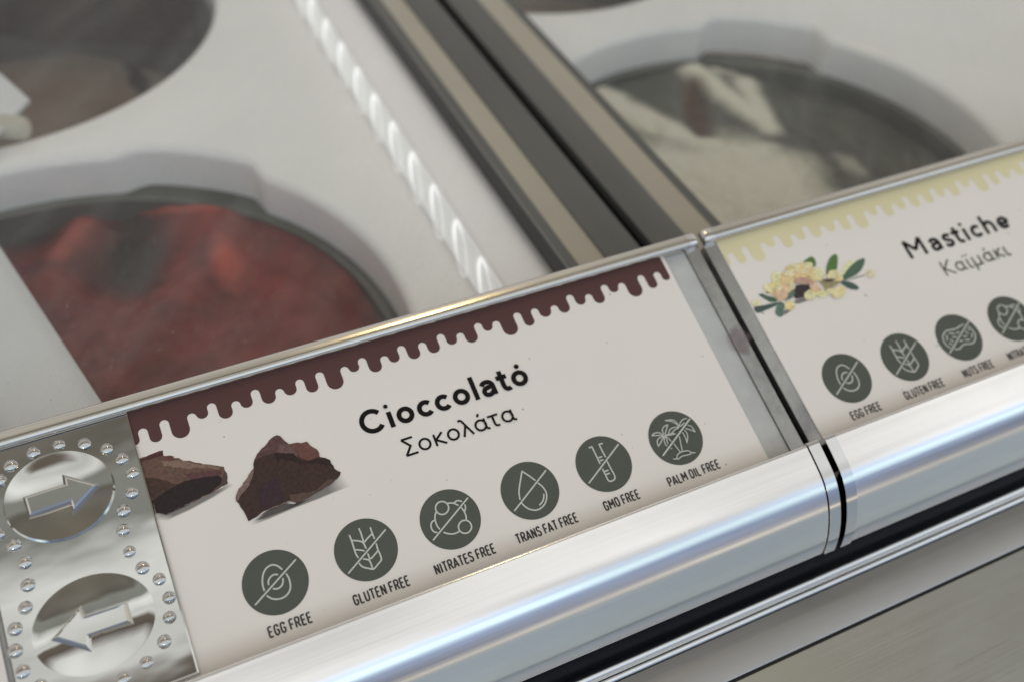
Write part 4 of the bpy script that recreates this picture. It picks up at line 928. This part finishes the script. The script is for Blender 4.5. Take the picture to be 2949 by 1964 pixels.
def surface(root, name, mat, R0, fn, depth, nr=70, na=180, mask=None):
    mb = MB(); vs = [(0, 0, fn(0, 0))]; fs = []
    for r in range(1, nr + 1):
        for a in range(na):
            x, y = R0 * r / nr * math.cos(2 * math.pi * a / na), R0 * r / nr * math.sin(2 * math.pi * a / na)
            vs.append((x, y, fn(x, y)))
    for a in range(na): fs.append((0, 1 + a, 1 + (a + 1) % na))
    for r in range(nr - 1):
        for a in range(na):
            p, q = 1 + r * na, 1 + (r + 1) * na
            fs.append((p + a, q + a, q + (a + 1) % na, p + (a + 1) % na))
    mb.add([(x, y, z - depth) for x, y, z in vs], fs)
    o = mb.build(name, mat, root, 80)
    if mask:
        at = o.data.color_attributes.new('Col', 'FLOAT_COLOR', 'POINT')
        for i, (x, y, z) in enumerate(vs): at.data[i].color = (*mask(x, y), 1)
    return o
def bump_at(x, y, cx, cy, sx, sy): return math.exp(-((x - cx) / sx) ** 2 - ((y - cy) / sy) ** 2)

t1 = tub(-2.9, 7.1, 7.30, -2.45, -8.0, 'round steel tub of red sorbet under the left lid behind the chocolate card')
def sg(v): return 1 / (1 + math.exp(-max(-30, min(30, v))))
def seg(x, y, ax_, ay_, bx_, by_, w):
    dx_, dy_ = bx_ - ax_, by_ - ay_; t = max(0, min(1, ((x - ax_) * dx_ + (y - ay_) * dy_) / (dx_ * dx_ + dy_ * dy_)))
    return math.exp(-((x - ax_ - t * dx_) ** 2 + (y - ay_ - t * dy_) ** 2) / w ** 2)
def red_shade(x, y):  # shade of the hollow and far left recess, painted as dark colour
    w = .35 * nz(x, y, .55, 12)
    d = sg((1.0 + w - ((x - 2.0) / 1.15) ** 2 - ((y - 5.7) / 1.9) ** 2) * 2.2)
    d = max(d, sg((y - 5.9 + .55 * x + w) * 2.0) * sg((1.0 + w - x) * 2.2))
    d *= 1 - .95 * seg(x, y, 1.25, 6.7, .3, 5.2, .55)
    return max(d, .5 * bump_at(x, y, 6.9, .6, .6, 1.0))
def f_red(x, y):
    z = -2.85 + .14 * nz(x, y, .30, 1) + .07 * nz(x, y, 1.1, 2) + .02 * nz(x, y, 3.2, 4)
    z += .28 * sg((math.hypot(x, y) - 5.6) * 2.2) * sg((x - 2.2) * 3)
    z += .16 * bump_at(x, y, 4.2, 3.5, .5, 1.1) - .22 * bump_at(x, y, 4.7, 2.3, 1.1, .6) + .1 * seg(x, y, 2.9, 6.6, 4.6, 5.2, .5)
    return z - .45 * red_shade(x, y) + .12 * seg(x, y, 1.2, 6.6, .1, 5.2, .5)
def red_mask(x, y):  # red: painted shade, green: brighter red on the ridges
    return (red_shade(x, y) * .95, .75 * max(bump_at(x, y, 4.2, 3.6, .45, 1.1), seg(x, y, 2.9, 6.7, 4.4, 5.6, .35), .7 * seg(x, y, 1.2, 6.6, .5, 5.6, .4)), 0)
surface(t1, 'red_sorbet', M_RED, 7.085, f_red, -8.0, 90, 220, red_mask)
t2 = tub(-3.25, 22.9, 7.1, -2.2, -7.5, 'far round tub at the back left with brown chocolate streaks')
surface(t2, 'gelato', M_GREYGEL, 6.72, lambda x, y: -6.6 + .25 * nz(x, y, .2, 5), -7.5, 40, 120)
mb = MB()           # chocolate stuck on the far inside wall and a run down it
def wall_patch(a0, a1, ztop, zbot, root, off=.3):
    mb = MB(); na, nzn = 40, 10; vs = []; fs = []
    for i in range(na + 1):
        a = rad(a0 + (a1 - a0) * i / na); zb = zbot(i / na); zt = ztop(i / na)
        for j in range(nzn + 1):
            z = zt + (zb - zt) * j / nzn; k = (z + 2.5) / (-5.0)
            r = 6.86 - .23 * k - .10 - .05 * math.sin(j * 2.1 + i)
            vs.append((r * math.cos(a), r * math.sin(a), z + 7.5))
    for i in range(na):
        for j in range(nzn): fs.append((i * (nzn + 1) + j, (i + 1) * (nzn + 1) + j, (i + 1) * (nzn + 1) + j + 1, i * (nzn + 1) + j + 1))
    mb.add(vs, fs); return mb.build('chocolate_smear', M_SMEAR, root, 60)
wall_patch(12, 150, lambda t: -2.55, lambda t: -3.0 - 2.9 * math.sin(math.pi * min(1, t * 1.15 + .08)) ** .6 + .35 * nz(t * 6, 0, 1, 3), t2)
mb = MB(); run = smooth_path([(4.9, 7.2), (4.55, 6.1), (4.40, 4.5), (4.46, 2.8), (4.33, .8), (4.30, -1.0)], 5); vs = []; n = len(run)
for i, (x, y) in enumerate(run):
    w = .30 + .10 * math.sin(i * 1.7)
    for q in (-w, -w * .5, 0, w * .5, w):
        vs.append((x + q, y, -6.6 + .25 * nz(x + q, y, .2, 5) + 7.5 + .03 + .07 * (1 - (q / w) ** 2)))
mb.add(vs, [(i * 5 + q, i * 5 + q + 1, (i + 1) * 5 + q + 1, (i + 1) * 5 + q) for i in range(n - 1) for q in range(4)])
mb.build('chocolate_run', M_SMEAR, t2, 60)
t3 = tub(15.25, 8.2, 6.40, -2.45, -8.5, 'round tub of white gelato smeared to one side under the right lid')
def mas_white(x, y):
    w = .28 * math.sin(y * 2.1) + .30 * nz(x, y, .8, 3)
    m = sg((2.2 + w - x) * 1.8) * sg((3.0 + .6 * w - y - .25 * x) * 1.9)
    return max(m, seg(x, y, -1.9, 5.6, .1, 2.4, .62), seg(x, y, 1.5, 6.1, 2.3, 2.9, .55) * .9, seg(x, y, 2.3, 5.7, 4.7, 5.4, .42) * .85, seg(x, y, 2.9, 4.9, 2.3, 2.6, .5) * .9, .55 * bump_at(x, y, 3.6, .4, .5, .9))
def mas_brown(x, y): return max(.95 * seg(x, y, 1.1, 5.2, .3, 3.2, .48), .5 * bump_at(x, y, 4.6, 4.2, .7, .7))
def f_mas(x, y):
    z = -2.95 + .10 * nz(x, y, .3, 8) + .3 * sg((math.hypot(x, y) - 5.2) * 2)
    return z + .22 * mas_white(x, y) * (1 + .5 * nz(x, y, .9, 9)) - .2 * mas_brown(x, y) - .3 * sg((x - 2.8) * 2) + .06 * nz(x, y, 2.2, 6)
surface(t3, 'white_gelato', M_MASTIC, 6.14, f_mas, -8.5, 90, 220, lambda x, y: (mas_white(x, y), mas_brown(x, y), 0))
t4 = tub(15.0, 22.4, 5.75, -2.3, -7.0, 'far round steel tub at the back right, nearly empty and grey')
surface(t4, 'gelato', M_GREYGEL, 5.4, lambda x, y: -6.2 + .2 * nz(x, y, .25, 11), -7.0, 30, 100)

# ---------------------------------------------------------------- utensils under the left glass
sp = empty('plastic_spatula', (-2.9, 8.3, -1.1))
tag(sp, 'white plastic spatula lying across the red sorbet tub', 'spatula')
mb = MB(); A = Vector((-3.47, 11.9)); B = Vector((-1.62, 4.3)); nL, nW = 14, 10
ax = (B - A).normalized(); wd = Vector((ax.y, -ax.x)); vs = []; fs = []
def spat_pt(i, j, dz):
    t = i / nL; w = 1.75 + .35 * (1 - t)
    c = A + (B - A) * t; s_ = j / nW
    p = c + wd * (w * s_)
    z = -.98 + .16 * math.sin(math.pi * s_) - .03 * (1 - t) + dz - .12 * (1 if j in (0, nW) else 0)
    return (p.x + 2.9, p.y - 8.3, z + 1.1)
for d in (0, -.10):
    for i in range(nL + 1):
        for j in range(nW + 1): vs.append(spat_pt(i, j, d))
S2 = (nL + 1) * (nW + 1)
for i in range(nL):
    for j in range(nW):
        a, b2, c, d = i * (nW + 1) + j, (i + 1) * (nW + 1) + j, (i + 1) * (nW + 1) + j + 1, i * (nW + 1) + j + 1
        fs.append((a, b2, c, d)); fs.append((S2 + d, S2 + c, S2 + b2, S2 + a))
for i in range(nL):
    for j in (0, nW):
        a, b2 = i * (nW + 1) + j, (i + 1) * (nW + 1) + j
        fs.append((a, S2 + a, S2 + b2, b2) if j == 0 else (a, b2, S2 + b2, S2 + a))
for j in range(nW):
    for i in (0, nL):
        a, b2 = i * (nW + 1) + j, i * (nW + 1) + j + 1
        fs.append((a, b2, S2 + b2, S2 + a) if i == 0 else (a, S2 + a, S2 + b2, b2))
mb.add(vs, fs); mb.build('blade', M_PLASTIC_W, sp, 40)

sc_ = empty('gelato_scoop', (-2.6, 16.6, -1.1))
tag(sc_, 'white ended scoop with cream round handle on the rim of the back left tub', 'scoop')
mb = MB(); q = [(-2.04, 16.72), (-2.62, 18.35), (-4.6, 18.3), (-4.6, 15.0), (-3.2, 15.05)]
n = len(q); mb.add([(x + 2.6, y - 16.6, .22) for x, y in q] + [(x + 2.6, y - 16.6, .12) for x, y in q],
                   [tuple(range(n - 1, -1, -1)), tuple(range(n, 2 * n))] + [(i, (i + 1) % n, n + (i + 1) % n, n + i) for i in range(n)])
mb.build('white_blade', M_PLASTIC_W, sc_)
mb = MB(); P0 = Vector((-2.20, 15.72, -1.12)); P1 = Vector((-3.9, 16.4, -1.0)); dirv = (P1 - P0).normalized()
e1 = dirv.cross(Vector((0, 0, 1))).normalized(); e2 = dirv.cross(e1); vs = []; fs = []; na = 24
for t, r in ((-.02, .05), (0, .16), (.03, .26), (.08, .31), (.3, .33), (1, .33)):
    for a in range(na):
        p = P0 + (P1 - P0) * t + (e1 * math.cos(2 * math.pi * a / na) + e2 * math.sin(2 * math.pi * a / na)) * r
        vs.append((p.x + 2.6, p.y - 16.6, p.z + 1.1))
for i in range(5):
    for a in range(na):
        j = (a + 1) % na; fs.append((i * na + a, i * na + j, (i + 1) * na + j, (i + 1) * na + a))
fs.append(tuple(range(na - 1, -1, -1))); fs.append(tuple(range(5 * na, 6 * na)))
mb.add(vs, fs); mb.build('handle', M_CREAM, sc_, 50)
